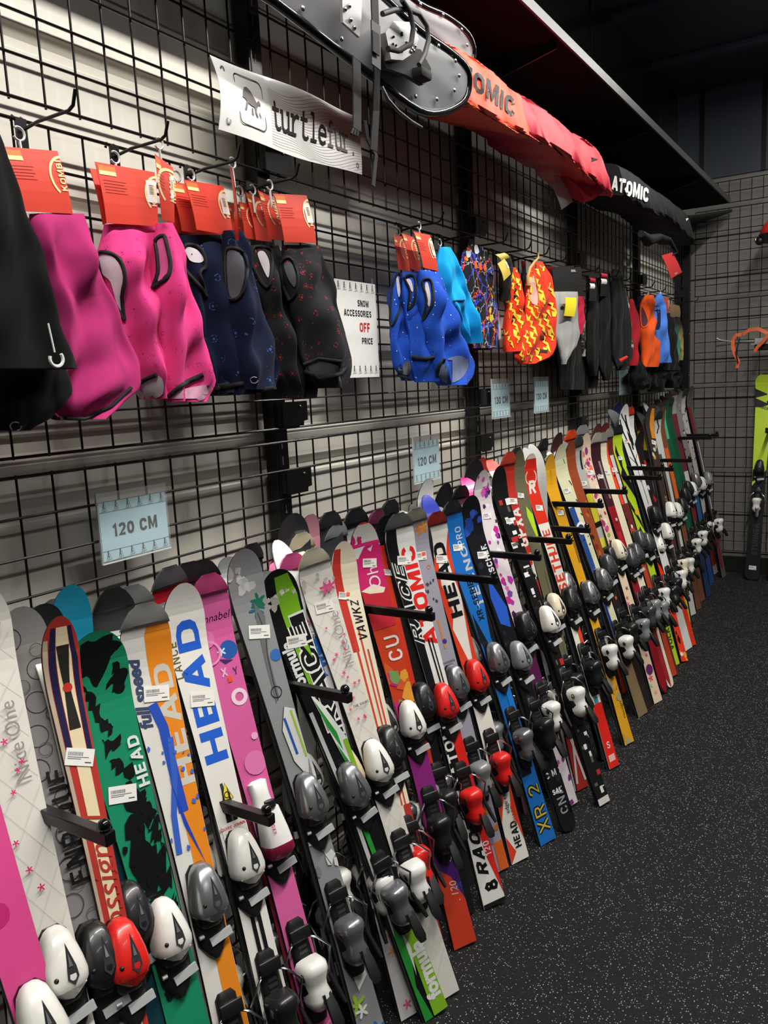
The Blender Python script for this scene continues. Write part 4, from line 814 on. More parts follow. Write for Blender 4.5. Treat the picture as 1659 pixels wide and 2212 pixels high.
# ------------------------------------------------------------------ skis
def hw_(a, W, tipr=.075, L=1.2, tailr=False):
    base = W*(.5*(.70+.30*((a-.42)/.46)**2 if a > .42 else .70+.14*((.42-a)/.42)**1.6))
    a1 = 1-tipr/L
    if a > a1: base = W*.5*(.70+.30*((a1-.42)/.46)**2)*max(0., 1-((a-a1)/(1-a1))**2.3)**.5
    if tailr and a < .03: base *= (max(0., 1-((.03-a)/.03)**2.5))**.5*.9+.1
    return base
def curl(a, L, H):
    s = a*L; s0 = L-.15
    c = H*((s-s0)/.15)**1.9 if s > s0 else 0.
    return c
def camber(a): return .006*math.sin(math.pi*min(1, max(0, (a-.06)/.76)))+.002
class Board:
    def __init__(s, W, L, H=.05, th=.011, tailr=False, tipr=.075): s.W, s.L, s.H, s.th, s.tailr, s.tipr = W, L, H, th, tailr, tipr
    def hw(s, a): return hw_(a, s.W, s.tipr, s.L, s.tailr)
    def bot(s, a): return camber(a)+curl(a, s.L, s.H)
    def thick(s, a): return s.th*(.45+.55*math.sin(math.pi*min(1, max(0, a*.9+.05)))) if a < .95 else s.th*.5
    def top(s, t, z, off=0):
        a = min(1, max(0, z/s.L)); return (s.bot(a)+s.thick(a)+off, t, z)
    def body(s, b, mt, ms, mbase):
        A = [0, .004, .012, .03]+[.03+.81*k/14 for k in range(1, 15)]+[.84+.16*(1-(1-k/16)**1.7) for k in range(1, 16)]+[.9995]
        rows = []
        for a in A:
            h = max(.0012, s.hw(a)); x0 = s.bot(a); x1 = x0+s.thick(a); z = a*s.L
            rows.append([(x1, -h+.0008, z), (x1, h-.0008, z), (x0+.002, h, z), (x0, h-.001, z), (x0, -h+.001, z), (x0+.002, -h, z)])
        vs = [p for r in rows for p in r]
        for f0, m in (((0, 1),), mt), (((1, 2), (5, 0)), ms), (((2, 3), (3, 4), (4, 5)), mbase):
            b.add(vs, [(i*6+p, i*6+q, i*6+6+q, i*6+6+p) for i in range(len(A)-1) for p, q in f0], m)
        b.add(rows[0], [(5,4,3,2,1,0)], ms); b.add(rows[-1], [(0,1,2,3,4,5)], ms)
    def put(s, b, vf, m, lay):
        """2D shape (z along the ski, t across) laid on the top surface"""
        off = .0004+.00022*lay
        zs = [p[0] for p in vf[0]]
        if not zs: return
        if max(zs) > s.L-.155:
            bm = bmesh.new(); vs = [bm.verts.new((x, y, 0)) for x, y in vf[0]]
            for f in vf[1]:
                try: bm.faces.new([vs[i] for i in f])
                except ValueError: pass
            k = max(min(zs), s.L-.16)+.006
            while k < max(zs):
                bmesh.ops.bisect_plane(bm, geom=bm.verts[:]+bm.edges[:]+bm.faces[:], plane_co=(k, 0, 0), plane_no=(1, 0, 0)); k += .011
            bm.verts.index_update(); P = [(q.co.x, q.co.y) for q in bm.verts]; F = [[q.index for q in f.verts] for f in bm.faces]; bm.free()
        else: P, F = vf
        out = []
        for z, t in P:
            z = min(s.L*.995, max(.002, z)); h = max(.0005, s.hw(z/s.L)-.0012); t = max(-h, min(h, t)); out.append(s.top(t, z, off))
        b.add(out, F, m)
    def decals(s, b, ds):
        L = s.L
        for lay, d in enumerate(ds):
            k = d[0]; g = lambda c: mat(c, .28, 0, .25, .04, 25) if isinstance(c, str) else c
            if k == 'r':
                _, a0, a1, b0, b1, c = d[:6]; n = max(1, int((a1-a0)/.04)); P = []; 
                for i in range(n+1):
                    a = a0+(a1-a0)*i/n; h = s.hw(a)*2; P += [(a*L, b0*h), (a*L, b1*h)]
                s.put(b, (P, [(2*i, 2*i+1, 2*i+3, 2*i+2) for i in range(n)]), g(c), lay)
            elif k == 'p':
                pts = [(a*L, q*2*s.hw(min(a, 1-s.tipr/L))) for a, q in d[1]]; s.put(b, poly(pts), g(d[2]), lay)
            elif k in 'co':
                _, a, q, r = d[:4]; z0, t0 = a*L, q*2*s.hw(a)
                if k == 'c': s.put(b, poly([(z0+x, t0+y) for x, y in circle2d(r, 14, d[5] if len(d) > 5 else None)]), g(d[4]), lay)
                else:
                    o, i = circle2d(r, 18), circle2d(d[4], 18); s.put(b, ([(z0+x, t0+y) for x, y in o+i], [(j, (j+1) % 18, 18+(j+1) % 18, 18+j) for j in range(18)]), g(d[5]), lay)
            elif k in 'th':
                _, tx, a, q, sz, c = d[:6]; kw = d[6] if len(d) > 6 else {}; kw = dict(kw); sx = kw.pop('sx', 1); rot = kw.pop('rot', 0)
                vf = text2d(tx, sz, sx=sx, **kw); z0, t0 = a*L, q*2*s.hw(a)
                if k == 't': P = [(z0+x, t0-y) for x, y in vf[0]]
                else: P = [(z0+y*math.cos(rot)+x*math.sin(rot), t0+x*math.cos(rot)-y*math.sin(rot)) for x, y in vf[0]]
                s.put(b, (P, vf[1]), g(c), lay)
            elif k == 'x':
                _, n, a0, a1, cols, r0, r1, sd = d; R = random.Random(sd)
                for i in range(n):
                    a = R.uniform(a0, a1); q = R.uniform(-.48, .48); r = R.uniform(r0, r1); m = R.randint(5, 9); ph = R.uniform(0, 6)
                    pts = [(a*L+r*R.uniform(.6, 1.25)*1.2*math.cos(ph+6.283*j/m), q*2*s.hw(a)+r*R.uniform(.6, 1.2)*math.sin(ph+6.283*j/m)) for j in range(m)]
                    s.put(b, poly(pts), g(cols[i % len(cols)]), lay+(i % 4)*.3)
            elif k == 'f':   # flowers
                _, n, a0, a1, cols, r0, r1, sd = d; R = random.Random(sd)
                for i in range(n):
                    a = R.uniform(a0, a1); q = R.uniform(-.36, .36); r = R.uniform(r0, r1); z0, t0 = a*L, q*2*s.hw(a); ph = R.uniform(0, 2)
                    pts = [(z0+r*(.62+.38*math.cos(5*t+ph))*math.cos(t), t0+r*(.62+.38*math.cos(5*t+ph))*math.sin(t)) for t in [6.283*j/30 for j in range(30)]]
                    s.put(b, poly(pts), g(cols[i % len(cols)]), lay+(i % 3)*.3)
            elif k == 'q':
                _, n, a0, a1, cols, r0, r1, sd = d; R = random.Random(sd)
                for i in range(n):
                    a = R.uniform(a0, a1); q0 = R.uniform(-.5, .3); q1 = min(.5, q0+R.uniform(.15, .6)); da = R.uniform(r0, r1)
                    s.put(b, ([(a*L, q0*2*s.hw(a)), (a*L, q1*2*s.hw(a)), ((a+da)*L, q1*2*s.hw(a+da)), ((a+da)*L, q0*2*s.hw(a+da))], [(0,1,2,3)]), g(cols[i % len(cols)]), lay+(i % 7)*.14)
            elif k == 'l':
                _, pts, wd, c = d; P = [(a*L, q*2*s.hw(min(a, .93))) for a, q in pts]; V = []; n = len(P)
                for i in range(n):
                    a0_, a1_ = P[max(0, i-1)], P[min(n-1, i+1)]; dx, dy = a1_[0]-a0_[0], a1_[1]-a0_[1]; l = math.hypot(dx, dy) or 1
                    V += [(P[i][0]-dy/l*wd/2, P[i][1]+dx/l*wd/2), (P[i][0]+dy/l*wd/2, P[i][1]-dx/l*wd/2)]
                s.put(b, (V, [(2*i, 2*i+1, 2*i+3, 2*i+2) for i in range(n-1)]), g(c), lay)
m_chr = mat('#c8c8cc', .22, 1, 0, .05, 30, 0, 'bright_wire'); m_pl = mat('#131314', .42, 0, 0, .15, 50, 0, 'black_plastic')
COLS = {'w': ('#e9e7e1', .3, 0), 's': ('#9b9da0', .28, .75), 'd': ('#56575a', .3, .5), 'r': ('#dd241f', .32, 0), 'k': ('#1c1c1e', .35, 0), 'c': ('#e6dcc2', .35, 0), 't': ('#1f6f86', .35, 0), 'g': ('#8d8f92', .35, .2), 'W': ('#e9e7e3', .28, 0), 'b': ('#cdbb98', .4, 0)}
_B = {}
def sect(hw, h, z, x0=.012, n=12, e=2.6):
    out = []
    for k in range(n+1):
        t = math.pi*k/n; y = -hw*math.copysign(abs(math.cos(t))**(2/e), math.cos(t)); x = x0+h*abs(math.sin(t))**(2/e); out.append((x, y, z))
    return out
def toe_data(c):
    if ('toe', c) in _B: return _B['toe', c]
    r_, ro, me = COLS[c]; m = mat(r_, ro, me, .2); b = MB()
    b.loft([sect(w, .013, z, .0) for z, w in ((.058, .012), (.045, .024), (0, .029), (-.05, .032), (-.09, .030), (-.112, .016), (-.12, .006))], m_pl)
    b.loft([sect(w, h, z, .008) for z, w, h in ((-.03, .030, .03), (-.052, .026, .024), (-.06, .02, .016))], m_pl)
    b.box((.010, -.023, -.094), (.0165, .023, -.079), mat('#b4b6b8', .45), Matrix.Rotation(.16, 4, 'X'))
    b.tube([(.016, -.029, -.072), (.016, -.02, -.072)], .004, mat('#dadada', .3, .5), 8)
    base = b.data('toe_base', 40)
    b = MB(); st = ((.060, .006, .010), (.056, .014, .021), (.046, .022, .031), (.026, .028, .039), (.004, .033, .0445), (-.016, .0360, .0455), (-.027, .0350, .043), (-.033, .0315, .040))
    E_ = 3.2
    b.loft([sect(w, h, z, e=E_) for z, w, h in st], m)
    b.loft([[(.016, -.030, -.033), (.046, -.026, -.033), (.052, 0, -.034), (.046, .026, -.033), (.016, .030, -.033)], [(.018, -.012, -.045), (.040, -.010, -.046), (.046, .002, -.048), (.040, .012, -.046), (.018, .014, -.045)]], m)
    dk = mat('#4a4c50', .12, .5)
    def sf(y, z):
        for (z0, w0, h0), (z1, w1, h1) in zip(st, st[1:]):
            if z1 <= z <= z0: f = (z0-z)/(z0-z1); w = w0*(1-f)+w1*f; h = h0*(1-f)+h1*f; return .012+h*max(0, 1-abs(y/w)**E_)**(1/E_)
        return .05
    K2 = [(.006, .036), (.0135, .0), (.0145, -.016), (.006, -.028), (-.0035, -.016), (-.001, .0)]
    b.add([(sf(y, z)+.0012, y, z) for y, z in K2]+[(sf(y, z)-.004, y, z) for y, z in K2], [(0,1,2,3,4,5)]+[(i, i+6, (i+1) % 6+6, (i+1) % 6) for i in range(6)], dk)
    b.add([(sf(y, z)+.0022, y, z) for y, z in ((.0055, .022), (.0085, .002), (.0025, .002))], [(0,1,2)], mat('#8d8f92', .2, .6))
    b.ball((.0535, -.0185, -.010), .0042, m_pl)
    if c == 'W':
        b = MB(); b.loft([sect(w, h, z, .010, e=4) for z, w, h in ((.050, .016, .030), (.046, .022, .040), (.0, .028, .050), (-.028, .031, .052))], m)
        b.loft([sect(w, h, z, .010, e=4) for z, w, h in ((-.028, .0315, .0525), (-.045, .033, .050), (-.060, .024, .034), (-.064, .010, .02))], mat('#9c1f45', .35, 0, .3))
        b.tube([(.045, 0, .050), (.045, 0, .064)], .012, m_pl, 12); b.loft([sect(w, h, z, .0, e=2.6) for z, w, h in ((.105, .012, .008), (.10, .022, .014), (.07, .020, .018), (.045, .024, .020))], m)
        flatF(b, text2d('ROXY', .011, .04), mat('#c9487a', .4), Matrix(((0,0,1,.0625),(0,1,0,-.012),(-1,0,0,.012),(0,0,0,1))))
    r = _B['toe', c] = (base, b.data('toe_housing', 50)); return r
def heel_data(c):
    if ('heel', c) in _B: return _B['heel', c]
    r_, ro, me = COLS[c]; m = mat(r_, ro, me, .2)
    b = MB(); b.loft([sect(w, h, z, .0) for z, w, h in ((.13, .014, .010), (.12, .022, .014), (.02, .024, .016), (-.06, .026, .02), (-.085, .018, .016))], m_pl)
    for k in range(7): b.box((.014, -.01, .035+.012*k), (.0168, .01, .041+.012*k), mat('#2c2c2e', .4))
    b.loft([sect(w, h, z, .012) for z, w, h in ((.035, .022, .030), (.01, .028, .044), (-.03, .027, .040), (-.055, .018, .02))], m_pl); base = b.data('heel_base', 40)
    b = MB(); b.loft([sect(w, h, z, .020, e=2.9) for z, w, h in ((.052, .012, .034), (.050, .024, .046), (.040, .032, .053), (.026, .032, .050), (.008, .026, .040), (-.008, .0245, .037), (-.026, .029, .043), (-.040, .026, .036), (-.054, .016, .022), (-.060, .006, .012))], m)
    b.ball((.046, -.0285, .028), .010, m_st, sc=(1, .3, 1)); b.ball((.046, .0285, .028), .010, m_st, sc=(1, .3, 1)); b.box((.060, -.003, -.035), (.0645, .003, -.018), m_pl); cup = b.data('heel_cup', 50)
    b = MB(); b.loft([[(x, y+.012, z) for x, y in ((a-.006, -w), (a+.005, -w), (a+.007, 0), (a+.005, w), (a-.006, w))] for z, a, w in ((-.02, .052, .008), (-.045, .064, .011), (-.075, .074, .012), (-.088, .076, .008))], m_pl); lever = b.data('heel_lever', 50)
    b = MB()
    for s in (-1, 1):
        b.tube([(.016, s*.020, .088), (.024, s*.034, .080), (.026, s*.058, .050), (.010, s*.050, .01), (.0, s*.050, -.02)], .0026, m_chr, 6); b.tube([(.002, s*.050, -.012), (.012, s*.056, -.05), (.022, s*.060, -.075)], [.005, .0065, .0045], m_pl, 8)
    b.box((.02, -.024, .088), (.026, .024, .115), m_pl, None, .003); brake = b.data('ski_brake', 50)
    r = _B['heel', c] = (base, cup, lever, brake); return r
def sticker(p, bd, a, q, rot, sz=.044, orange=False, side=1):
    b = MB(); W_, H_ = sz, sz*.60; z0, t0 = a*bd.L, q*2*bd.hw(a)
    def put(pts, fs, m, lay):
        P = []
        for x, y in pts:
            P.append((z0+y*math.cos(rot)-x*math.sin(rot)*-1*-1, t0+x*math.cos(rot)+y*math.sin(rot)))
        b.add([bd.top(max(-bd.hw(min(.95, z/bd.L)), min(bd.hw(min(.95, z/bd.L)), t)), z, .0022+.0002*lay) for z, t in P], fs, m)
    n = 4
    put([(-W_/2+W_*i/n, -H_/2+H_*j/n) for i in range(n+1) for j in range(n+1)], [(i*(n+1)+j, i*(n+1)+j+1, (i+1)*(n+1)+j+1, (i+1)*(n+1)+j) for i in range(n) for j in range(n)], m_tagw, 0)
    gk = mat('#55565a', .6); R = random.Random(int(a*1000))
    x = -W_*.42
    while x < W_*.1: w_ = R.uniform(.0004, .0011); put([(x, .002), (x+w_, .002), (x+w_, .0085), (x, .0085)], [(0,1,2,3)], gk, 1); x += w_+R.uniform(.0004, .0009)
    for k, (x0, x1) in enumerate(((-.42, .32), (-.42, .05))): put([(W_*x0, -.001-.003*k), (W_*x1, -.001-.003*k), (W_*x1, .0002-.003*k), (W_*x0, .0002-.003*k)], [(0,1,2,3)], gk, 1)
    put([(W_*.2, -.010), (W_*.42, -.010), (W_*.42, -.0078), (W_*.2, -.0078)], [(0,1,2,3)], gk, 1)
    if orange: put([(W_*.15, 0), (W_*.45, 0), (W_*.45, .011), (W_*.15, .011)], [(0,1,2,3)], mat('#f2552c', .6), 2)
    b.build('price_sticker', p)
def tip_guard(p, bd, col):
    b = MB(); rows = []; m = mat(col, .38, 0, .1)
    for a in (.966, .970, .976, .984, .992, .997, 1.0):
        h = max(.004, bd.hw(min(a, .998)))+.0022; x0 = bd.bot(a)-.002; x1 = bd.bot(a)+bd.thick(a)+.0028; z = a*bd.L+(.003 if a > .99 else 0); inn = 0
        rows.append([(x1+.002*(1 if a > .972 else -.3), -h, z), (x1+.003, -h*.5, z+(.004 if a < .968 else 0)), (x1+.003, 0, z+(.010 if a < .968 else 0)), (x1+.003, h*.5, z+(.004 if a < .968 else 0)), (x1+.002*(1 if a > .972 else -.3), h, z), (x0, h, z), (x0, 0, z), (x0, -h, z)])
    b.loft(rows, m); return b.build('tip_guard', p, 50)
def place(P, A, phi):
    s = (A-P).normalized(); n0 = Vector((math.cos(phi), -math.sin(phi), 0)); n = (n0-s*s.dot(n0)).normalized(); y = s.cross(n)
    return Matrix(((n.x, y.x, s.x, P.x), (n.y, y.y, s.y, P.y), (n.z, y.z, s.z, P.z), (0,0,0,1))), n
INFO = []
SIDE = mat('#151517', .4); 
def one_ski(M, bd, label, group, top, decs, base, toe, heel, atoe, aheel, guard=None, stick=None, side=None, rough=.26):
    t = thing('ski', label, 'ski', M, group)
    b = MB(); bd.body(b, mat(top, rough, 0, .3, .04, 18), side or SIDE, mat(base, .3, 0, .2, .12, 14)); bd.decals(b, decs); b.build('board', t)
    if toe:
        ba, ho = toe_data(toe); x = bd.bot(atoe)+bd.thick(atoe); Mx = Matrix.Translation((x, 0, atoe*bd.L)); o = link('toe_base', ba, t, Mx); link('toe_housing', ho, t, Mx)
    if heel:
        d = heel_data(heel); x = bd.bot(aheel)+bd.thick(aheel); Mx = Matrix.Translation((x, 0, aheel*bd.L))
        for nm_, me in zip(('heel_base', 'heel_cup', 'heel_lever', 'ski_brake'), d): link(nm_, me, t, Mx)
    if guard: tip_guard(t, bd, guard)
    if stick: sticker(t, bd, *stick)
    return t
def pair(desc, tip, low=None, tail=None, W=.098, phi=40, top='#dddddd', d=(), toe='s', heel='s', bb='#3a3b3e', atoe=.53, aheel=.27, guard=None, guardb=None, stick=None, side=None,
         plane=.45, k=.27, H=.048, tailr=False, grp='front row skis', back=True, backtoe=True, tipr=.075, L=None, Wb=None, dphi=0):
    nrm = (1, 0, k); W *= .87; Wb = Wb and Wb*.87; H = max(H, .056)
    A = atp(tip[0], tip[1], nrm, plane)
    if tail is not None:
        P = at(tail[0], tail[1], 2, 0); A = at(tip[0], tip[1], 0, .135) if abs(P.x-.45) < .2 else A
    else:
        Q = atp(low[0], low[1], nrm, plane); f = A.z/(A.z-Q.z); P = A+(Q-A)*f
    PH = [(-9,18),(-.9,18),(-.5,23),(-.2,29),(.1,36),(.3,35),(.55,29),(.8,25),(1.3,21),(9,21)]
    j = max(i for i in range(len(PH)-1) if PH[i][0] <= P.y); f_ = (P.y-PH[j][0])/(PH[j+1][0]-PH[j][0]); phi = math.radians(PH[j][1]*(1-f_)+PH[j+1][1]*f_+dphi)
    n0 = Vector((math.cos(phi), -math.sin(phi), 0)); A2 = A-n0*(H+.01)
    if L: P = A2+(P-A2).normalized()*L*1.0; 
    P = P-n0*.015; P.z = .004
    if tail is None:
        Q2 = Q-n0*.015; P = A2+(Q2-A2)*(A2.z/(A2.z-Q2.z)); P.z = .004
    if P.y > 1.0: W *= .90
    if P.y > .6: jr = random.Random(int(P.y*1000)); atoe += jr.uniform(-.03, .035); aheel += jr.uniform(-.03, .03)
    Lx = (A2-P).length; INFO.append((desc[:28], round(P.x, 2), round(P.y, 2), round(A.x, 2), round(A.y, 2), round(Lx, 2)))
    M, n = place(P, A2, phi); bd = Board(W, Lx, H, tailr=tailr, tipr=tipr)
    t = one_ski(M @ Matrix.Translation((.001, 0, 0)), bd, desc, grp, top, list(d), bb, toe, heel, atoe, aheel, guard, stick, side)
    if back:
        M2 = M @ Matrix.Rotation(math.pi, 4, 'Z') @ Matrix.Translation((.001, 0, -.002)); bd2 = Board(Wb or W, Lx, H, tailr=tailr, tipr=tipr)
        one_ski(M2, bd2, 'mated ski behind the '+short(desc), grp+', mated behind', top, [], bb, toe if backtoe else None, heel if backtoe else None, atoe, aheel, guardb if guardb is not None else guard, None, side)
    return t
def short(s): return ' '.join(s.split()[:12])
def row_(*a): pass
OW = '#e4e0d8'
# near end of the rack, left to right
pair('pink ski at the left edge, nearest of the row', (-150,1415), low=(-2,1930), top='#e24f93', phi=48, toe='w', heel='w', d=[('c',.5,.1,.03,'#e97fb0'),('c',.66,-.2,.02,'#c72f77'),('c',.4,-.2,.025,'#f08fc0')], W=.10)
pair('white ski with grey script and pink stars at the left edge', (-48,1290), low=(152,2200), top=OW, phi=50, toe='w', heel='k', W=.108,
     d=[('l',[(.98-.05*j,-.45),(.9-.05*j,.45)],.0006,'#cfcabf') for j in range(16)]+[('l',[(.86-.05*j,-.45),(.94-.05*j,.45)],.0006,'#cfcabf') for j in range(16)]+
       [('f',3,.90,.94,['#e83a8d'],.014,.02,4),('t','Nice One',.80,.18,.034,'#9a9692'),('f',7,.62,.88,['#d83378'],.005,.007,9),('l',[(.98,.1),(.95,.3),(.92,.2),(.93,.05)],.0018,'#a9a4a0')])
pair('dark grey ski with swirl pattern and a handwritten name', (50,1342), low=(132,1765), top='#8a8684', phi=44, toe='k', heel='k', W=.10, plane=.40, bb='#d6d4ce', guard=None,
     d=[('o',.96-.045*j,(-.25,.2,.05,-.1)[j % 4],.020,.0185,'#3b3838') for j in range(14)]+[('o',.94-.045*j,(.2,-.15,.3,0)[j % 4],.012,.0108,'#4a4545') for j in range(13)]+[('t','ENRIQUE',.70,.1,.05,'#141315')])
pair('narrow red and cream ski with tall red script', (133,1358), low=(288,2200), top='#b73a33', phi=28, toe='r', heel='k', W=.072, bb='#d9d5ca', H=.055, plane=.46,
     d=[('r',.0,.97,-.5,-.36,'#b9ac95'),('r',.25,.985,-.14,.26,'#ead9b2'),('r',.80,.985,-.34,-.16,'#252145'),('r',.80,.985,.28,.42,'#252145'),('p',[(.96,-.12),(.90,-.03),(.84,-.12),(.84,.22),(.90,.13),(.96,.22)],'#2b2825'),('c',.90,.06,.0085,'#c5382f'),
        ('t','Rossignol',.62,.06,.056,'#b93a32',{'shear':.3,'sx':1.1}),('p',[(.30,-.3),(.52,-.34),(.42,-.2),(.30,.1)],'#26242b'),('r',.0,.26,.1,.5,'#9e2b28')], stick=(.80,0,.35,.05))
pair('turquoise ski with its teal side turned to the aisle', (158,1290), low=(260,1900), top='#1c7f9e', phi=12, toe='k', heel='k', W=.085, plane=.40, bb='#33363a', d=[('r',.0,.72,-.5,.5,'#163f4c'),('t','TX',.90,.1,.03,'#7a3a8a')])
gp = '#101214'
def jag(pts, sd, amp=.016):
    R = random.Random(sd); out = []
    for i, (a, q) in enumerate(pts):
        a2, q2 = pts[(i+1) % len(pts)]
        for k in range(5):
            f = k/5; e = amp*(1 if k else 0)*R.uniform(-1, 1); out.append((a+(a2-a)*f+e*.55, q+(q2-q)*f+e*5))
    return out
fac = [('p',[(.985,-.25),(.99,.2),(.97,.42),(.955,.2),(.93,.05),(.915,-.08),(.935,-.3),(.95,-.38)],gp),('p',[(.945,.22),(.93,.46),(.905,.42),(.90,.2),(.915,.08),(.93,.25)],gp),('c',.905,.28,.012,gp),('p',[(.925,-.30),(.90,-.12),(.865,-.10),(.85,.02),(.838,-.02),(.85,-.2),(.885,-.3)],gp),
       ('p',[(.835,-.22),(.832,.08),(.82,.12),(.815,-.1),(.805,-.25)],gp),('p',[(.80,-.2),(.79,.05),(.775,.25),(.765,.2),(.775,-.1)],gp),('p',[(.76,.0),(.74,.35),(.72,.30),(.70,.48),(.68,.2),(.70,.0),(.74,-.15)],gp)]
fac = [('p', jag(d[1], i, .011), d[2]) if d[0] == 'p' else d for i, d in enumerate(fac)]
pair('green ski with a black stencilled face and splatter', (212,1388), low=(403,2205), top='#1d8a63', phi=46, toe='w', heel='k', W=.124, bb='#4a4c50',
     d=fac+[('p',jag([(.70,-.25),(.72,.1),(.66,.15),(.64,.48),(.58,.40),(.60,.05),(.56,-.05),(.62,-.32)],21,.02),gp),('p',jag([(.68,.2),(.69,.42),(.65,.46),(.655,.25)],22),gp),('p',jag([(.585,-.35),(.58,-.05),(.52,.1),(.46,.0),(.44,-.35),(.52,-.42)],23,.02),gp),('p',jag([(.56,.18),(.57,.46),(.50,.48),(.47,.2),(.51,.1)],24,.02),gp),('x',24,.44,.72,[gp],.003,.010,11),('p',jag([(.30,-.1),(.28,.3),(.24,.4),(.20,.0),(.24,-.3)],25,.02),gp),('p',jag([(.18,-.2),(.2,.3),(.12,.45),(.03,.4),(.0,-.2),(.08,-.35)],26,.02),gp),('x',14,.02,.32,[gp],.004,.014,13),('t','HEAD',.785,.33,.030,'#dfe6e2',{'bold':.04,'sx':1.3})], stick=(.745,-.12,.22,.052))
pair('orange and white ski with blue brush strokes and grey letters', (318,1330), low=(493,2195), top='#dfdcd6', phi=46, toe='s', heel='k', W=.114, guard='#8f8e8a', bb='#d9d7d2',
     d=[('r',.0,.955,-.03,.5,'#e88a26'),('p',[(.955,-.03),(.985,.1),(.98,.4),(.955,.5)],'#e88a26'),('t','HEAD',.80,.25,.052,'#cfc9bd',{'bold':.04,'sx':1.9}),('t','full speed',.86,-.32,.036,'#3f4a6b',{'bold':.04,'shear':.2}),
        ('l',[(.84,-.12),(.80,.0),(.72,.0),(.66,.02)],.020,'#2b50b8'),('l',[(.78,.1),(.72,.0),(.66,-.25),(.60,-.35)],.012,'#3b62c4'),('p',[(.72,-.15),(.64,.05),(.53,.45),(.52,.5),(.58,.25),(.64,-.05)],'#2347b5'),('x',14,.60,.80,['#4669c8'],.002,.005,5)], stick=(.855,.02,.18,.052))
pair('white ski with very large blue block letters', (400,1281), low=(588,2150), top='#e9e6df', phi=46, toe='w', heel='k', W=.100, tipr=.08,
     d=[('t','HEAD',.815,.02,.070,'#2a62cf',{'bold':.05,'sx':1.75}),('t','LANCE',.875,-.40,.026,'#6a6434',{'bold':.0}),('l',[(.655,-.05),(.60,-.02),(.56,.0)],.006,'#3a3a3c'),('p',[(.625,-.14),(.625,.24),(.655,.05)],'#f2dd3a'),('l',[(.626,-.13),(.626,.23),(.654,.05),(.626,-.13)],.0014,'#35321c'),('o',.634,.05,.007,.005,'#35321c'),
        ('r',.0,.60,-.17,-.03,'#18181a'),('r',.0,.60,.07,.21,'#18181a'),('p',[(.60,-.17),(.60,-.03),(.65,-.08)],'#18181a'),('p',[(.60,.07),(.60,.21),(.65,.09)],'#18181a'),('r',.565,.59,-.4,.42,'#eeebe6'),('t' if 0 else 'h','SQUIRE JOHNNY',.582,.0,.0085,'#c8272f',{'bold':.03}),('h','COLLINGWOOD',.572,.0,.006,'#44403e')], stick=(.80,.02,.20,.052))
pair('pink ski with blue heart emblem and a purple letter R', (456,1262), low=(684,2190), top='#d862a0', phi=46, toe='W', heel='w', atoe=.54, guard='#c74a82', W=.098, bb='#b33a52',
     d=[('h','Annabel',.925,.0,.024,'#221a20',{'shear':.3}),('c',.862,.24,.021,'#2a5aa8'),('p',[(.838,.05),(.85,-.1),(.842,.3)],'#4a2a6e'),('f',1,.862,.8621,['#cfe0f2'],.011,.012,3),('o',.775,.20,.019,.010,'#f1d3e2'),('h','X',.825,-.05,.026,'#e9b7d0',{'bold':.03}),('h','Y',.822,.28,.022,'#5a2a68'),('r',.805,.815,.0,.12,'#f0562c'),
        ('c',.70,.35,.008,'#eda9cc'),('c',.655,.15,.026,'#e07ab2'),('h','R',.575,.05,.075,'#56297a',{'bold':.08}),('c',.89,-.3,.02,'#df78ae'),('o',.865,-.32,.028,.023,'#e892bf'),('t','ROXY',.22,.1,.05,'#e892bf'),('c',.1,.1,.03,'#efb0d0')])
pair('grey ski with cartoon drawings and a green palm tree', (530,1203), low=(800,2210), top='#8e9092', phi=46, toe='s', heel='s', W=.096, bb='#4c4e50', plane=.46,
     d=[('x',10,.92,.965,['#c9cacb','#b9babb'],.006,.014,3),('f',3,.885,.905,['#1f6b52','#2b5f86'],.016,.026,6),('p',[(.90,.1),(.87,.32),(.80,.1),(.72,.05),(.71,-.12),(.78,-.08),(.85,.0)],'#6a6c6e'),('l',[(.88,.12),(.84,.2),(.80,.06),(.75,.0),(.715,-.02)],.0016,'#202224'),('c',.795,.33,.014,'#3a6db8'),('o',.73,0,.014,.012,'#1c1d1f'),
        ('p',[(.70,.1),(.69,.45),(.60,.5),(.56,.3),(.60,-.1),(.66,-.2)],'#d5d6d4'),('l',[(.70,.1),(.66,-.2),(.60,-.1),(.56,.3),(.60,.5)],.0016,'#1c1d1f'),('l',[(.68,.0),(.61,.1)],.006,'#2b56a8'),('l',[(.69,.3),(.60,.42)],.005,'#9cc23c'),('x',8,.36,.54,['#d5d6d4','#7b7d80'],.01,.02,8),
        ('l',[(.54,-.3),(.52,.1),(.5,-.2),(.47,.3),(.44,-.1),(.4,.2)],.0014,'#1c1d1f'),('f',4,.05,.22,['#9cc23c','#2b6db0','#e8e8e4'],.018,.028,21),('p',[(.24,-.3),(.26,.2),(.19,.35),(.17,-.1)],'#dfe0dc')], stick=(.845,.02,.25,.052))
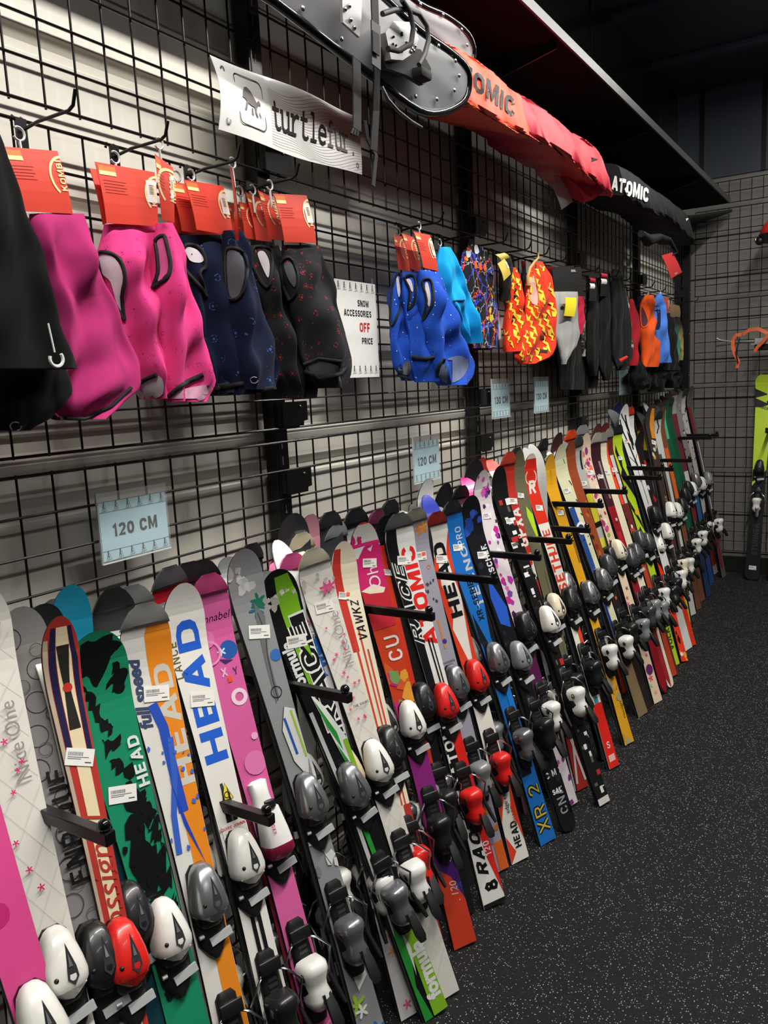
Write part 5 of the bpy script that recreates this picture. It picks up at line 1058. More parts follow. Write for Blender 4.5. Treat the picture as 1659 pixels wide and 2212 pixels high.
pair('lime green, black and white racing ski with big outlined letters', (600,1243), low=(925,2150), top='#17181a', phi=44, toe='s', heel='s', W=.106, plane=.47,
     d=[('r',.75,.985,-.1,.42,'#7fbf2a'),('x',8,.925,.955,['#cfd0c8','#b9baad'],.006,.012,4),('t','formula',.80,-.30,.040,'#e6e7e4',{'bold':.04}),('r',.63,.90,.02,.48,'#e9eae6'),('r',.635,.895,.05,.45,'#1a1b1d'),('t','RACE',.765,.22,.066,'#f1f1ee',{'bold':.12,'sx':1.7}),('t','RACE',.765,.22,.066,'#1a1b1d',{'bold':.0,'sx':1.7}),('p',[(.86,.15),(.83,.3),(.80,.3),(.84,.1)],'#7fbf2a'),
        ('p',[(.74,-.2),(.63,.0),(.50,.3),(.50,.5),(.62,.5),(.70,.1)],'#e9eee6'),('p',[(.72,-.15),(.66,-.05),(.60,.2),(.64,.2)],'#2f9a3c'),('p',[(.62,.05),(.56,.15),(.50,.42),(.54,.42)],'#2f9a3c'),('r',.48,.62,.32,.5,'#8cc52e'),('l',[(.70,-.4),(.45,-.3),(.2,-.38)],.010,'#c9cac8'),
        ('r',.0,.24,-.05,.5,'#8cc52e'),('p',[(.24,-.3),(.16,-.05),(.08,-.3),(.0,-.1),(.0,-.4),(.2,-.45)],'#2f9a3c'),('p',[(.22,-.15),(.16,.0),(.1,-.15)],'#e9eee6'),('t','formula',.10,.22,.05,'#f1f2ee',{'bold':.05}),('l',[(.45,-.1),(.25,-.05)],.012,'#2f9a3c')], stick=(.845,.02,.22,.050))
pair('white ski with small pink, blue and orange doodles', (634,1213), low=(880,2150), top='#dcd9da', phi=44, toe='b', heel='w', W=.092, guard='#e05a9a', plane=.42,
     d=[('c',.895,.1,.010,'#2b5fb8'),('t','TECNO',.88,-.25,.026,'#e05a9a',{'bold':.03}),('f',14,.5,.95,['#e05a9a','#f08a3c','#4a9ad8','#8cc23c'],.006,.011,7),('t','sweet',.78,.15,.05,'#2b6fc8',{'bold':.06}),('f',9,.02,.26,['#e8609c','#f4a06a'],.008,.015,17),('o',.85,.1,.009,.006,'#e8609c')], stick=(.83,.1,.2,.04))
pair('white checked ski with a pink flower, script and tiny pink diamonds', (680,1200), low=(955,2112), top=OW, phi=44, toe='w', heel='w', W=.100, guard='#d9d3ba', plane=.47,
     d=[('l',[(.95-.05*j,-.45),(.87-.05*j,.45)],.0006,'#cfcabf') for j in range(17)]+[('l',[(.83-.05*j,-.45),(.91-.05*j,.45)],.0006,'#cfcabf') for j in range(17)]+
       [('f',2,.905,.915,['#e0568f'],.016,.02,2),('x',5,.92,.95,['#c6c0b8'],.005,.009,8),('t','Nice One',.80,.22,.036,'#a5a09a'),('f',16,.60,.86,['#dd3a72'],.0045,.0065,19),('h','THE SOURCE',.655,.2,.0085,'#1a1a1a',{'bold':.03})], stick=(.875,.0,.1,.05))
pair('slim red and cream striped ski with small dark lettering', (745,1186), low=(868,1752), top='#e8ddc4', phi=34, toe='k', heel='r', W=.084, plane=.43, guard=None, bb='#17181f',
     d=[('r',.75,.985,-.5,-.15,'#c23a30'),('r',.4,.78,-.3,-.2,'#c8473a'),('r',.4,.8,.0,.08,'#c8473a'),('r',.4,.75,.2,.28,'#c8473a'),('t','VAWKZ',.82,.15,.034,'#1c1a1c',{'shear':.2}),('r',.05,.40,.1,.5,'#b5372f'),('r',.10,.38,-.3,0,'#e8ddc4'),('t','tecno pro',.3,-.1,.02,'#222')], stick=(.88,-.2,.3,.034,True))
pair('crimson, orange and purple ski with white torn-paper top', (788,1140), tail=(1008,2050), top='#cf4426', phi=44, toe='w', heel='k', W=.100, tipr=.09,
     d=[('r',.82,.985,-.5,.5,'#c9286c'),('p',[(.995,-.5),(.998,.5),(.94,.5),(.955,.3),(.93,.15),(.945,-.05),(.92,-.3),(.925,-.5)],'#d9d8d2'),('x',6,.94,.965,['#c9286c'],.006,.012,3),('r',.75,.84,-.5,.5,'#c22a3a'),('p',[(.845,-.5),(.855,0),(.84,.4),(.83,.3),(.835,-.2)],'#eadfc8'),('t','Oh!',.875,.1,.05,'#f0d6dc'),('t','CU',.70,.15,.062,'#f0e4d8',{'bold':.0}),('x',8,.55,.66,['#d8602a','#c9287c','#7aa05a','#e8a03c'],.015,.03,5),
        ('r',.24,.53,-.5,.5,'#8a2a7c'),('r',.06,.24,-.5,.5,'#4a2470'),('p',[(.0,-.5),(.0,.5),(.10,.5),(.16,.1),(.19,-.5)],'#cc4028'),('l',[(.22,.1),(.205,.35),(.195,.2)],.007,'#eee2e6'),('t','Magic 120',.10,.12,.030,'#f0c9c0',{'shear':.2}),('h','120',.135,.3,.02,'#2a6ac0')], stick=(.905,.05,.2,.042))
pair('dark ski with red edge and black topsheet left of the wide racing one', (836,1126), low=(914,1540), top='#1a1a1c', phi=36, toe='k', heel='k', W=.078, plane=.33, k=.2, d=[('r',.0,.93,-.5,-.12,'#cf3a24'),('t','8',.93,.1,.03,'#cf3a24')], stick=(.86,-.2,.3,.03))
pair('black and white racing ski with large red letters and number 8 tail', (864,1122), tail=(1072,1962), top='#e9e7e3', phi=46, toe='r', heel='r', W=.106, guard='#5c5e60', atoe=.52, aheel=.26,
     d=[('r',.30,.975,-.5,-.12,'#161618'),('r',.30,.55,-.12,.02,'#161618'),('t','ATOMIC',.79,.22,.062,'#e02a26',{'bold':.06,'sx':1.42}),('t','RACE',.78,-.28,.050,'#e6e6e4',{'bold':.12,'shear':.3,'sx':2}),('t','RACE',.78,-.28,.050,'#1a1a1c',{'bold':.0,'shear':.3,'sx':2}),('l',[(.68,.1),(.50,.18)],.005,'#1a1a1c'),('l',[(.68,.25),(.50,.32)],.004,'#1a1a1c'),
        ('t','ATOMIC',.42,-.25,.044,'#e9e7e3',{'bold':.03,'sx':1.3}),('r',.28,.50,.0,.48,'#de2722'),('r',.0,.26,-.5,.5,'#e9e7e3'),('p',[(.26,.0),(.26,.5),(.02,.5),(.12,.15)],'#dd2a24'),('t','RACE',.155,-.16,.046,'#17171a',{'bold':.07,'shear':.3,'sx':1.5}),('t','8',.05,.05,.060,'#17171a',{'bold':.06}),('t','120',.14,.27,.030,'#f1dedb',{'bold':.02}),('r',.0,.012,-.5,.5,'#1b1b1d')], stick=(.885,.0,.2,.046))
pair('lilac grey ski with orange hibiscus flower at the tip', (900,1108), tail=(1083,1888), top='#a4a0ae', phi=42, toe='s', heel='g', W=.098, guard='#8d8a7c',
     d=[('f',2,.93,.955,['#d98a4a','#e0984f'],.022,.027,5),('o',.84,.25,.007,.005,'#e0672a'),('x',12,.74,.82,['#4a4658'],.003,.007,6),('r',.62,.70,.0,.1,'#d98a4a'),('c',.64,.1,.008,'#4a3a8a'),('h','ROSSIGNOL',.585,.0,.01,'#4a4a58'),('x',8,.0,.2,['#c9763a','#7a7890'],.01,.02,4),('r',.0,.08,.0,.5,'#e0672a')], stick=(.875,.0,.15,.044,True))
pair('white ski with red side flames and bold black block letters', (946,1118), tail=(1127,1865), top='#e8e4da', phi=44, toe='r', heel='r', W=.100, guard='#8e2a2a',
     d=[('p',[(.97,-.5),(.92,-.42),(.86,-.15),(.80,-.3),(.72,-.1),(.66,-.5)],'#de4326'),('p',[(.95,.5),(.88,.3),(.82,.36),(.76,.5)],'#de4326'),('p',[(.70,-.5),(.62,-.2),(.56,.05),(.50,-.2),(.50,-.5)],'#de4326'),('p',[(.74,.5),(.64,.32),(.56,.2),(.50,.5)],'#de4326'),('t','HEAD',.81,.04,.060,'#17181c',{'bold':.06,'sx':1.7}),
        ('p',[(.24,-.5),(.18,-.1),(.12,-.5)],'#de4326'),('p',[(.22,.5),(.15,.2),(.05,.5)],'#de4326'),('p',[(.08,-.5),(.03,-.1),(.0,-.5)],'#de4326'),('t','HEAD',.075,.1,.035,'#17181c',{'bold':.04}),('t','edge racing',.18,-.02,.022,'#17181c'),('t','SHAPE',.13,.28,.02,'#de4326',{'bold':.04})], stick=(.87,.03,.25,.042))
pair('bright blue ski with grey and yellow lettering', (980,1094), tail=(1188,1824), top='#1f6dbf', phi=44, toe='s', heel='s', W=.098, guard='#26282a',
     d=[('t','TECNO',.78,.25,.040,'#b9bfc6',{'bold':.02,'sx':1.8}),('t','PRO',.90,.2,.036,'#c3ccd6'),('t','XR-SERIES',.72,.05,.032,'#1b2433',{'bold':.04}),('p',[(.68,-.4),(.56,.1),(.50,.0),(.60,-.5)],'#1b1d22'),('p',[(.70,.5),(.60,.25),(.52,.5)],'#1b1d22'),('r',.2,.26,-.5,.2,'#1b1d22'),('t','XR 2',.10,.0,.066,'#1b1d22',{'bold':.10,'sx':1.2}),('t','XR 2',.10,.0,.066,'#c9b63a',{'bold':-.03,'sx':1.2}),('r',.28,.5,.1,.45,'#2377cc')], stick=(.87,.0,.22,.038))
pair('black ski with blue shards and a round white number sticker', (1022,1082), tail=(1236,1800), top='#17171d', phi=42, toe='g', heel='k', W=.098, tailr=True,
     d=[('x',6,.88,.96,['#2b4fa8','#1f3d8a'],.012,.022,4),('t','FISCHER',.80,.25,.034,'#dfe0e4',{'bold':.05}),('p',[(.76,-.1),(.66,.45),(.60,.3),(.62,-.3),(.70,-.35)],'#2a5ac4'),('c',.545,.05,.016,'#e9e9e6'),('h','381',.545,.05,.014,'#1a1a1a',{'bold':.03}),('x',20,.05,.9,['#26262e','#101014'],.006,.016,9),('t','CNA',.09,.0,.05,'#8d8f98'),('h','C M X',.17,.05,.03,'#cfcfd2',{'bold':.04}),('h','SAL',.12,-.1,.024,'#e6e6e6',{'bold':.05})], stick=(.825,.02,.2,.042))
pair('white ski splashed with magenta and purple strokes', (1048,1025), tail=(1238,1745), top='#e4d9de', phi=36, toe='k', heel='w', W=.092, bb='#e51b8a', H=.06, tipr=.1,
     d=[('x',34,.55,.985,['#d62a96','#b83aa8','#e86ab8','#7a4aa0','#f1eef0','#4a2458'],.005,.020,31),('r',.25,.52,-.5,.5,'#5a1f4a'),('x',12,.0,.25,['#c9489c','#e9dfe6','#7a3a78'],.006,.018,32)], stick=(.87,.0,.2,.036))
pair('black ski with white block pattern, narrow and steeply turned', (1084,1018), tail=(1310,1742), top='#1a1a1b', phi=30, toe='w', heel='w', W=.090, bb='#1d1e20',
     d=[('q',80,.02,.92,['#dcdbd6','#1a1a1b','#5a5a58','#1a1a1b','#e9e9e6','#1a1a1b','#b72f2e'],.004,.02,41),('r',.0,.02,-.5,.5,'#cfcdc8')], stick=(.84,.0,.2,.036))
pair('red and white ski with large angular white letters', (1104,988), tail=(1262,1708), top='#b9332c', phi=36, toe='k', heel='k', W=.094, bb='#e6e6e3', guard='#c74434', H=.06,
     d=[('t','GPXA',.78,.10,.062,'#dcdad4',{'bold':.06}),('r',.62,.70,-.5,.5,'#dad8d2'),('x',10,.60,.70,['#1d1d1f','#b9332c'],.006,.016,8),('r',.3,.5,-.5,.5,'#242022'),('l',[(.22,-.4),(.02,.4)],.012,'#d9d7d2'),('l',[(.22,.4),(.02,-.4)],.012,'#d9d7d2')], stick=(.86,.1,.2,.040))
pair('olive green ski with a lime heart', (1126,980), tail=(1277,1668), top='#6c6950', phi=34, toe='c', heel='k', W=.100, bb='#50514b', H=.055, tipr=.1,
     d=[('p',[(.80,.45),(.815,.25),(.83,.1),(.80,.0),(.76,.15),(.70,.46)],'#b5dc2e'),('r',.1,.62,.2,.25,'#55533f'),('p',[(.0,-.5),(.0,.5),(.06,.5),(.1,-.5)],'#8d8f68')], stick=(.865,-.1,.3,.034))
pair('red and white ski with tall white capital R emblem', (1152,990), tail=(1330,1662), top='#e5dfd2', phi=38, toe='k', heel='k', W=.094, H=.055,
     d=[('r',.78,.985,-.5,.5,'#d8301f'),('o',.93,0,.034,.029,'#e5dfd2'),('h','R',.90,.0,.075,'#e5dfd2',{'bold':.05,'shear':.2}),('t','SETH',.62,.0,.070,'#d8402c',{'bold':.03}),('t','URE',.72,.0,.06,'#d8402c'),('r',.30,.50,.1,.5,'#e0482c'),('h','T3',.33,-.2,.03,'#e5dfd2'),('r',.0,.20,-.5,.5,'#de2a20'),('r',.2,.22,-.2,.2,'#3f9ac0'),('h','S',.07,0,.04,'#e8d8d0'),('r',.02,.04,-.3,.3,'#e8b8b0')], stick=(.83,.05,.2,.04))
pair('thin dark ski with a pale tip standing behind the red and white one', (1163,1000), low=(1228,1320), top='#4b4738', phi=20, toe='s', heel='k', W=.078, plane=.40, d=[('r',.80,.97,-.1,.5,'#d8d4c4')], bb='#202020')
pair('golden yellow ski with black line lettering', (1194,990), tail=(1363,1610), top='#e0a326', phi=36, toe='s', heel='w', W=.096, H=.05, tipr=.1,
     d=[('l',[(.95,.05),(.91,.12),(.90,-.05),(.95,.0)],.0012,'#8a6210'),('o',.80,.2,.016,.013,'#1c1a14'),('t','RED',.72,.25,.034,'#1c1a14',{'bold':.04}),('r',.62,.70,.28,.32,'#1c1a14'),('r',.62,.70,.38,.42,'#1c1a14'),('t','rossignol',.12,.25,.026,'#5a4410'),('x',7,.0,.25,['#a9a08a','#c9962a'],.008,.02,5)], stick=(.80,.0,.2,.038))
pair('cream ski with blue fading swirl and black thorns', (1216,966), tail=(1392,1548), top='#dfdcb8', phi=34, toe='s', heel='w', W=.104, H=.055, tipr=.1, guard=None,
     d=[('l',[(.93,.3),(.95,.2)],.003,'#17171a'),('r',.55,.78,-.5,.0,'#2b4f94'),('c',.76,-.28,.022,'#2b4f94',.016),('o',.70,-.05,.030,.018,'#f0efdf'),('c',.70,-.05,.018,'#223c78'),('r',.3,.55,-.5,-.2,'#1f3c80'),('l',[(.85,.42),(.87,.3)],.004,'#17171a'),('l',[(.79,.46),(.80,.36)],.004,'#17171a'),('l',[(.74,.45),(.75,.36)],.004,'#17171a'),('x',6,.5,.72,['#17171a'],.003,.005,5),('r',.0,.3,-.5,.5,'#8a7456')], stick=(.84,-.1,.15,.04))
pair('rust brown ski with scratched orange edge', (1238,960), tail=(1405,1536), top='#9a4a2a', phi=26, toe='d', heel='k', W=.086, plane=.42, bb='#2a2422', d=[('r',.0,.5,-.5,.5,'#2b2322'),('x',12,.3,.9,['#b4653a','#7a3420','#3a2420'],.006,.014,6)])
pair('silver grey ski with a black and yellow panel', (1253,950), tail=(1398,1500), top='#b6b6b2', phi=30, toe='k', heel='k', W=.096, H=.055, bb='#55585a', guard='#44474a',
     d=[('l',[(.95,.3),(.88,.25)],.012,'#1b1b1c'),('r',.66,.80,-.5,.5,'#1c1c1a'),('r',.68,.79,-.2,.45,'#d8cd3a'),('r',.50,.62,-.4,.3,'#e0d94a'),('x',8,.2,.5,['#d8d8d4','#202020','#c9c23a'],.008,.018,5)], stick=(.83,.0,.2,.036))
pair('cream ski covered in purple and pink flowers', (1270,944), tail=(1425,1520), top='#e6cdb0', phi=36, toe='c', heel='g', W=.100, H=.055,
     d=[('x',26,.55,.96,['#8a3a80','#d8508c','#e87a5a','#8aa860','#f0e0cc','#b03468'],.008,.020,51),('f',14,.35,.9,['#7a2f74','#d24a86','#a83a5e'],.010,.018,52),('f',12,.02,.32,['#8a3a80','#d24a70','#9ac27a','#e8a080'],.010,.020,53),('c',.12,0,.026,'#6a2c6e')], stick=(.86,.0,.2,.042))
pair('maroon ski fading to red towards the tail', (1294,945), tail=(1441,1500), top='#3d1d26', phi=30, toe='d', heel='d', W=.092, H=.06, plane=.45, bb='#2a2a2c', guard='#a9a49c', tailr=True,
     d=[('r',.0,.72,-.5,.5,'#8f1a24'),('r',.5,.62,-.3,.2,'#b32430'),('r',.75,.9,.1,.3,'#8d8080'),('x',6,.6,.85,['#5a2630','#c8b8b0'],.005,.012,3)], stick=(.84,-.1,.2,.034))
pair('cream ski with plain pale topsheet between two dark red ones', (1306,944), tail=(1453,1488), top='#e2dabf', phi=32, toe='d', heel='g', W=.092, H=.055, bb='#b9b6ac', guard='#8d8a82', tailr=True, d=[('r',.0,.3,-.5,.1,'#9a2a30'),('c',.52,.1,.016,'#c85a2a')], stick=(.85,.0,.2,.036))
pair('grey ski with vivid orange red left edge', (1320,934), tail=(1462,1462), top='#6a2a28', phi=28, toe='d', heel='g', W=.090, H=.055, guard='#8d8a82', bb='#4d4f50', d=[('r',.70,.95,-.5,-.1,'#f04a24'),('r',.70,.9,.0,.4,'#c9c5c0'),('r',.0,.6,-.5,.2,'#b8452a'),('x',6,.6,.9,['#e8e4e0','#1c1a1c'],.004,.010,5)], stick=(.84,.0,.2,.038))
pair('lime and black striped ski', (1340,926), tail=(1463,1440), top='#b7d62c', phi=34, toe='d', heel='w', W=.100, H=.055, guard='#26282a', bb='#1f2021',
     d=[('p',[(.93,-.2),(.86,.1),(.80,-.1),(.90,-.35)],'#17181a'),('p',[(.80,-.5),(.74,.1),(.70,.5),(.76,.5),(.84,.0)],'#17181a'),('p',[(.70,-.5),(.60,.4),(.56,.5),(.62,-.1),(.66,-.5)],'#17181a'),('p',[(.56,-.5),(.50,.0),(.44,.5),(.50,.5),(.58,0)],'#17181a'),('c',.64,.15,.018,'#e8b02a'),('t','VOLKL',.12,.0,.05,'#3a5a20',{'bold':.04})], stick=(.87,.0,.2,.034))
pair('white ski with bold black geometric strokes', (1354,878), tail=(1490,1405), top='#e4e4e1', phi=38, toe='k', heel='k', W=.116, H=.05, plane=.42, guard=None, bb='#4a4c4e', tipr=.11,
     d=[('l',[(.97,-.3),(.93,.1),(.86,.4)],.008,'#17181a'),('l',[(.96,.1),(.90,.3),(.82,.2)],.012,'#17181a'),('l',[(.95,-.4),(.85,-.1),(.74,.2)],.010,'#17181a'),('p',[(.90,.1),(.86,.42),(.83,.4),(.86,.1)],'#17181a'),('l',[(.80,-.4),(.77,.0),(.80,.4)],.004,'#17181a'),('l',[(.72,-.4),(.69,.0),(.72,.4)],.004,'#17181a'),('l',[(.85,.0),(.6,.05)],.003,'#17181a')], stick=(.86,-.25,.1,.03,True))
pair('orange to red ski with black flame marks', (1378,990), tail=(1482,1432), top='#ee3c1e', phi=32, toe='w', heel='k', W=.098, H=.05, plane=.47, bb='#1c1c1e', d=[('r',.75,.97,-.5,.5,'#f0a02c'),('r',.64,.76,-.5,.5,'#f06a22'),('x',16,.55,.95,['#1d1414'],.006,.018,7),('x',8,.0,.24,['#1d1414','#f0a02c','#e9e9e4'],.008,.018,9)])
pair('black and red patterned ski with white tag', (1388,938), tail=(1500,1398), top='#1c1618', phi=28, toe='w', heel='w', W=.094, H=.05, bb='#222', d=[('x',24,.45,.95,['#b3202c','#d8d4d0','#5a1a20','#1c1618'],.006,.018,12),('r',.0,.3,-.5,.5,'#d7391f')], stick=(.84,.0,.2,.036))
pair('brown ski with orange tip panel and small coloured patches', (1412,880), tail=(1494,1388), top='#3c302b', phi=30, toe='w', heel='c', W=.108, H=.05, tipr=.1, tailr=True,
     d=[('r',.86,.985,.0,.5,'#d98a2c'),('x',8,.68,.86,['#c9a13a','#4a86b8','#d8cdb8','#8a5a3a'],.008,.015,6),('x',8,.3,.5,['#9a2430','#d9c9c0'],.006,.012,6),('t','ROCK',.58,.2,.03,'#a9946c'),('r',.0,.25,-.5,.5,'#d8d02c'),('x',5,.03,.2,['#b9402c'],.008,.016,8)], stick=(.84,.1,.15,.045))
pair('yellow ski with orange spiral and red ladder at the tip', (1386,884), low=(1440,1150), top='#dfc92c', phi=30, toe='k', heel='k', W=.10, H=.05, plane=.36, bb='#8d8f90', d=[('o',.955,.0,.016,.010,'#e07a2a'),('r',.88,.93,-.1,.45,'#b8252e'),('r',.0,.8,-.5,.5,'#1a1a1b')])
far = [((1428,893),(1500,1330),'#cfd0cc','pale ski with a black hook mark and stacked tags',[('l',[(.97,-.2),(.93,.2),(.90,-.1)],.012,'#17181a'),('r',.1,.8,-.5,-.1,'#5a4a3a')],'w'),
       ((1436,880),(1512,1318),'#7a4a34','thin brown and orange ski near the corner',[('r',.55,.8,-.3,.3,'#e0672a'),('x',10,.2,.9,['#b98a5a','#2a2322'],.004,.01,5)],'k'),
       ((1444,868),(1520,1300),'#155a3c','dark green ski with a light green streak',[('r',.82,.96,-.3,.1,'#4fc08a'),('r',.0,.25,-.5,.5,'#7a4a38')],'k'),
       ((1453,862),(1527,1285),'#17503a','second dark green ski beside the streaked one',[('r',.0,.3,-.5,.5,'#c9cfc6')],'k'),
       ((1462,850),(1533,1290),'#6d2630','wine red ski with grey tip near the corner',[('r',.90,.985,-.5,.5,'#9a9894'),('r',.5,.62,-.5,.5,'#c9c7c4'),('r',.0,.3,-.5,.5,'#203c66')],'w'),
       ((1473,846),(1540,1262),'#8a8488','grey and blue ski near the corner',[('r',.3,.55,-.5,.5,'#2b5f94'),('x',10,.6,.95,['#3a2428','#d0cccc'],.004,.01,7),('r',.0,.2,-.5,.5,'#274a86')],'s'),
       ((1482,842),(1548,1240),'#c9c3c3','white and wine ski with chunky lettering near the corner',[('x',18,.6,.93,['#3a1a20','#8a2430','#1d1d1f'],.005,.012,8),('r',.05,.2,-.5,.5,'#b9402c')],'w')]
for i, (tp, tl, c, lab, dd, tc) in enumerate(far):
    pair(lab, tp, tail=tl, top=c, phi=24, toe=tc, heel='k' if i % 2 else 'w', W=.09, H=.045, d=dd, bb='#3a3b3d', grp='skis in the far corner', guard='#2b2c2e' if i % 3 == 0 else None)
pair('slim grey and wine ski leaning last by the corner post', (1497,836), tail=(1566,1248), top='#5d5558', phi=20, toe='g', heel='w', W=.088, H=.045, bb='#1c1c1e', grp='skis in the far corner', atoe=.50, aheel=.30, d=[('r',.3,.72,-.1,.12,'#c9c9c9'),('r',.72,.9,-.5,.0,'#7a2a30'),('r',.05,.25,-.4,.2,'#7a2a38')])
# rear row against the grid: mostly tips show
rear = [((98,1322),'#26282a','black-based ski with a thin silver rim, leftmost of the rear row',None,'#6a6c6e'),((247,1290),'#3b3d40','black ski with a riveted black tip guard in the rear row','#232426','#55585a'),((288,1282),'#2c3a26','black and lime ski with silver tip guard in the rear row','#8d8f90','#2b2c2d'),
        ((318,1300),'#77797b','plain grey-based ski tip just left of the orange one',None,'#77797b'),((372,1240),'#b01f2a','red and black ski tip in the rear row','#5b5d60','#b01f2a'),((410,1232),'#3b3d40','dark ski with a small white arrow badge in the rear row','#2b2c2e','#4a4c4e'),((438,1226),'#cfc6c6','pale pink and white ski tip with clip guard in the rear row','#2b2c2e','#cfc6c6'),
        ((548,1190),'#2b2c2e','black looped tip guard ski in the rear row','#202123','#2b2c2e'),((604,1165),'#e9e9e6','bright white ski tip in the rear row',None,'#e9e9e6'),((655,1165),'#d8cdd2','pale ski with cream openwork tip guard in the rear row','#e0d8bb','#d8cdd2'),
        ((637,1120),'#33353a','slate ski tip touching the grid below the first wall joint',None,'#33363a'),((676,1122),'#c98a9a','pink ski tip with magenta ribbon in the rear row',None,'#d8a0ac'),((733,1142),'#4a1620','dark maroon ski tip with silver guard in the rear row','#8f9194','#4a1620'),
        ((716,1118),'#3a3c3f','dark grey guarded ski tip behind the maroon one','#303234','#3a3c3f'),((771,1110),'#17203a','navy ski tip in the rear row','#26282b','#17203a'),((820,1114),'#6a2a48','plum ski tip with ridged guard in the rear row','#6a2a48','#55222f'),
        ((848,1092),'#2b2c2e','black ribbed ski tip pair below the second length sign','#232426','#2b2c2e'),((895,1088),'#1c1d1f','black glossy ski tip left of the royal blue one',None,'#1c1d1f'),((924,1068),'#1c2fa8','royal blue ski tip with a paper label in the rear row',None,'#1c2fa8'),
        ((929,1042),'#eeeeec','bright white curved ski base behind the royal blue tip',None,'#f0f0ee'),((968,1052),'#1a1b1c','tall black curved ski tip right of the white base',None,'#1c1d1f'),((1000,1060),'#7a4a5a','faded plum ski tip behind the bright blue ski','#1c1d1f','#7a4a5a'),
        ((1030,1000),'#26282a','slate curved ski base right of the second length sign',None,'#2b2d30'),((1046,995),'#c42a26','red, black and white ski tip in the rear row',None,'#1c1c1e'),((1120,975),'#303234','dark grey ski tip behind the red lettered ski','#303234','#303234'),
        ((1138,966),'#b9bab6','white round ski tip, left of the two behind the red and white ski',None,'#b9bab6'),((1150,958),'#b9bab6','white round ski tip, right of the two behind the red and white ski',None,'#b9bab6'),((1180,955),'#4a4c40','dark olive ski tip in the rear row','#26282a','#4a4c40'),
        ((1212,940),'#4a2a26','brown ski tip edge-on in the rear row',None,'#8f9194'),((1238,935),'#e04a24','black ski with an orange cap at its tip in the rear row','#e8512a','#26282a'),((1262,925),'#9a9c9c','silver guarded ski tip in the rear row','#8f9194','#55585a'),
        ((1296,920),'#6a2a24','red brown ski tip, left of two in the rear row',None,'#a9a49c'),((1312,918),'#7a2426','red brown ski tip, right of two in the rear row',None,'#5a2a28'),((1340,872),'#1c2350','navy ski tip below the farthest length sign',None,'#a9acb0'),((1363,884),'#e2dcd8','white, red and black ski tip in the rear row','#c9402c','#3a3c3e'),((1394,868),'#8f9194','tall grey ski tip behind the yellow spiral one',None,'#8f9194')]
for i, (tp, c, lab, gd2, base) in enumerate(rear):
    y = at(tp[0], tp[1], 0, .06).y
    A = at(tp[0], tp[1], 0, .065); slope = .10 if i % 3 else .06
    P = Vector((A.x+.24, A.y+.02*((i % 5)-2), 0)); phi = math.radians([14, 22, 30, 8][i % 4])
    n0 = Vector((math.cos(phi), -math.sin(phi), 0)); flip = base == c and gd2 is None
    if flip: P.x = A.x+.10; P.y = A.y-.02
    H = .055; bd = Board(.086, 1, H, tipr=.08)
    if flip: A2 = A+n0*H*.8; A2.z -= .0; bd = Board(.064, 1, H, tipr=.075)
    else: A2 = A-n0*(H+.01)
    bd.L = (A2-P).length; M, n = place(P, A2, phi); rr_ = M @ (Matrix.Rotation(math.pi, 4, 'Z') if flip else Matrix.Identity(4))
    tc = 'skwdg'[i % 5]
    one_ski(rr_, bd, lab, 'rear row skis against the grid', c, [('x',6,.75,.95,['#8f9194','#1c1c1e',c],.004,.010,i)] if not flip and i % 2 else [], base if base else '#333', tc, tc, .52, .28, gd2)
# ------------------------------------------------------------------ rack arms
arms = [(240,1812),(588,1772),(757,1508),(937,1333),(1076,1255),(1168,1205),(1235,1170),(1275,1146),(1303,1092),(1355,1063),(1430,1033),(1436,1012),(1455,1014),(1495,995),(1538,946),(1553,940)]
order = ['first','second','third','fourth','fifth','sixth','seventh','eighth','ninth','tenth','eleventh','twelfth','thirteenth','fourteenth','fifteenth','last']
for i, (u, v) in enumerate(arms):
    p = at(u, v, 0, .36); t = thing('rack_arm', f'black square rack arm with a ball end, {order[i]} from the near end', 'rack arm', (0, p.y, p.z), 'rack arms dividing the skis')
    b = MB(); b.box((.01, -.010, -.011), (.36, .010, .011), m_black, None, .002); b.box((.004, -.03, -.03), (.012, .03, .03), m_black); b.build('bar', t)
    b = MB(); b.ball((.346, 0, .019), .011, m_gloss); b.build('ball_end', t, 60)

# ------------------------------------------------------------------ things on the back wall
def standing(label, tip, tail, top, W, d, toe, heel, ytop, ybot, x_off=0, **k):
    A = at(*tip, 1, ytop); P = at(*tail, 1, ybot); P.z = .004; A2 = A+Vector((0, .035, 0)); M, n = place(P, A2, math.pi/2); bd = Board(W, (A2-P).length, .035, tailr=True, tipr=.06)
    return one_ski(M, bd, label, 'skis standing on the back wall', top, d, '#1c1c1e', toe, heel, k.get('atoe', .55), k.get('aheel', .36), None, (.06, 0, 0, .05))
standing('lime yellow and black ski with triangle emblem standing on the back wall', (1655,808), (1624,1254), '#232426', .128,
         [('p',[(.46,-.5),(.54,.5),(.86,.5),(.83,-.5)],'#c6e23a'),('r',.54,.84,-.5,.5,'#c6e23a'),('p',[(.93,-.5),(.89,.5),(.999,.5),(.999,-.5)],'#c6e23a'),('p',[(.90,.12),(.86,.12),(.885,-.5)],'#c6e23a'),('p',[(.885,.5),(.91,.12),(.87,.12)],'#c6e23a'),('t' if 0 else 'h','FISCHER',.835,.12,.030,'#232426',{'bold':.06,'rot':-.35,'sx':.95}),('t','STUNNER',.20,.05,.055,'#3d3e40',{'bold':.06})], 'k', 'w', 4.80, 4.66, aheel=.37)
standing('black ski with red tail standing at the right edge of the back wall', (1700,835), (1672,1256), '#1c1c1e', .11, [('r',.0,.17,-.5,.5,'#e02a22'),('r',.3,.5,-.3,.3,'#3a3a3c')], 'k', 'r', 4.80, 4.66)
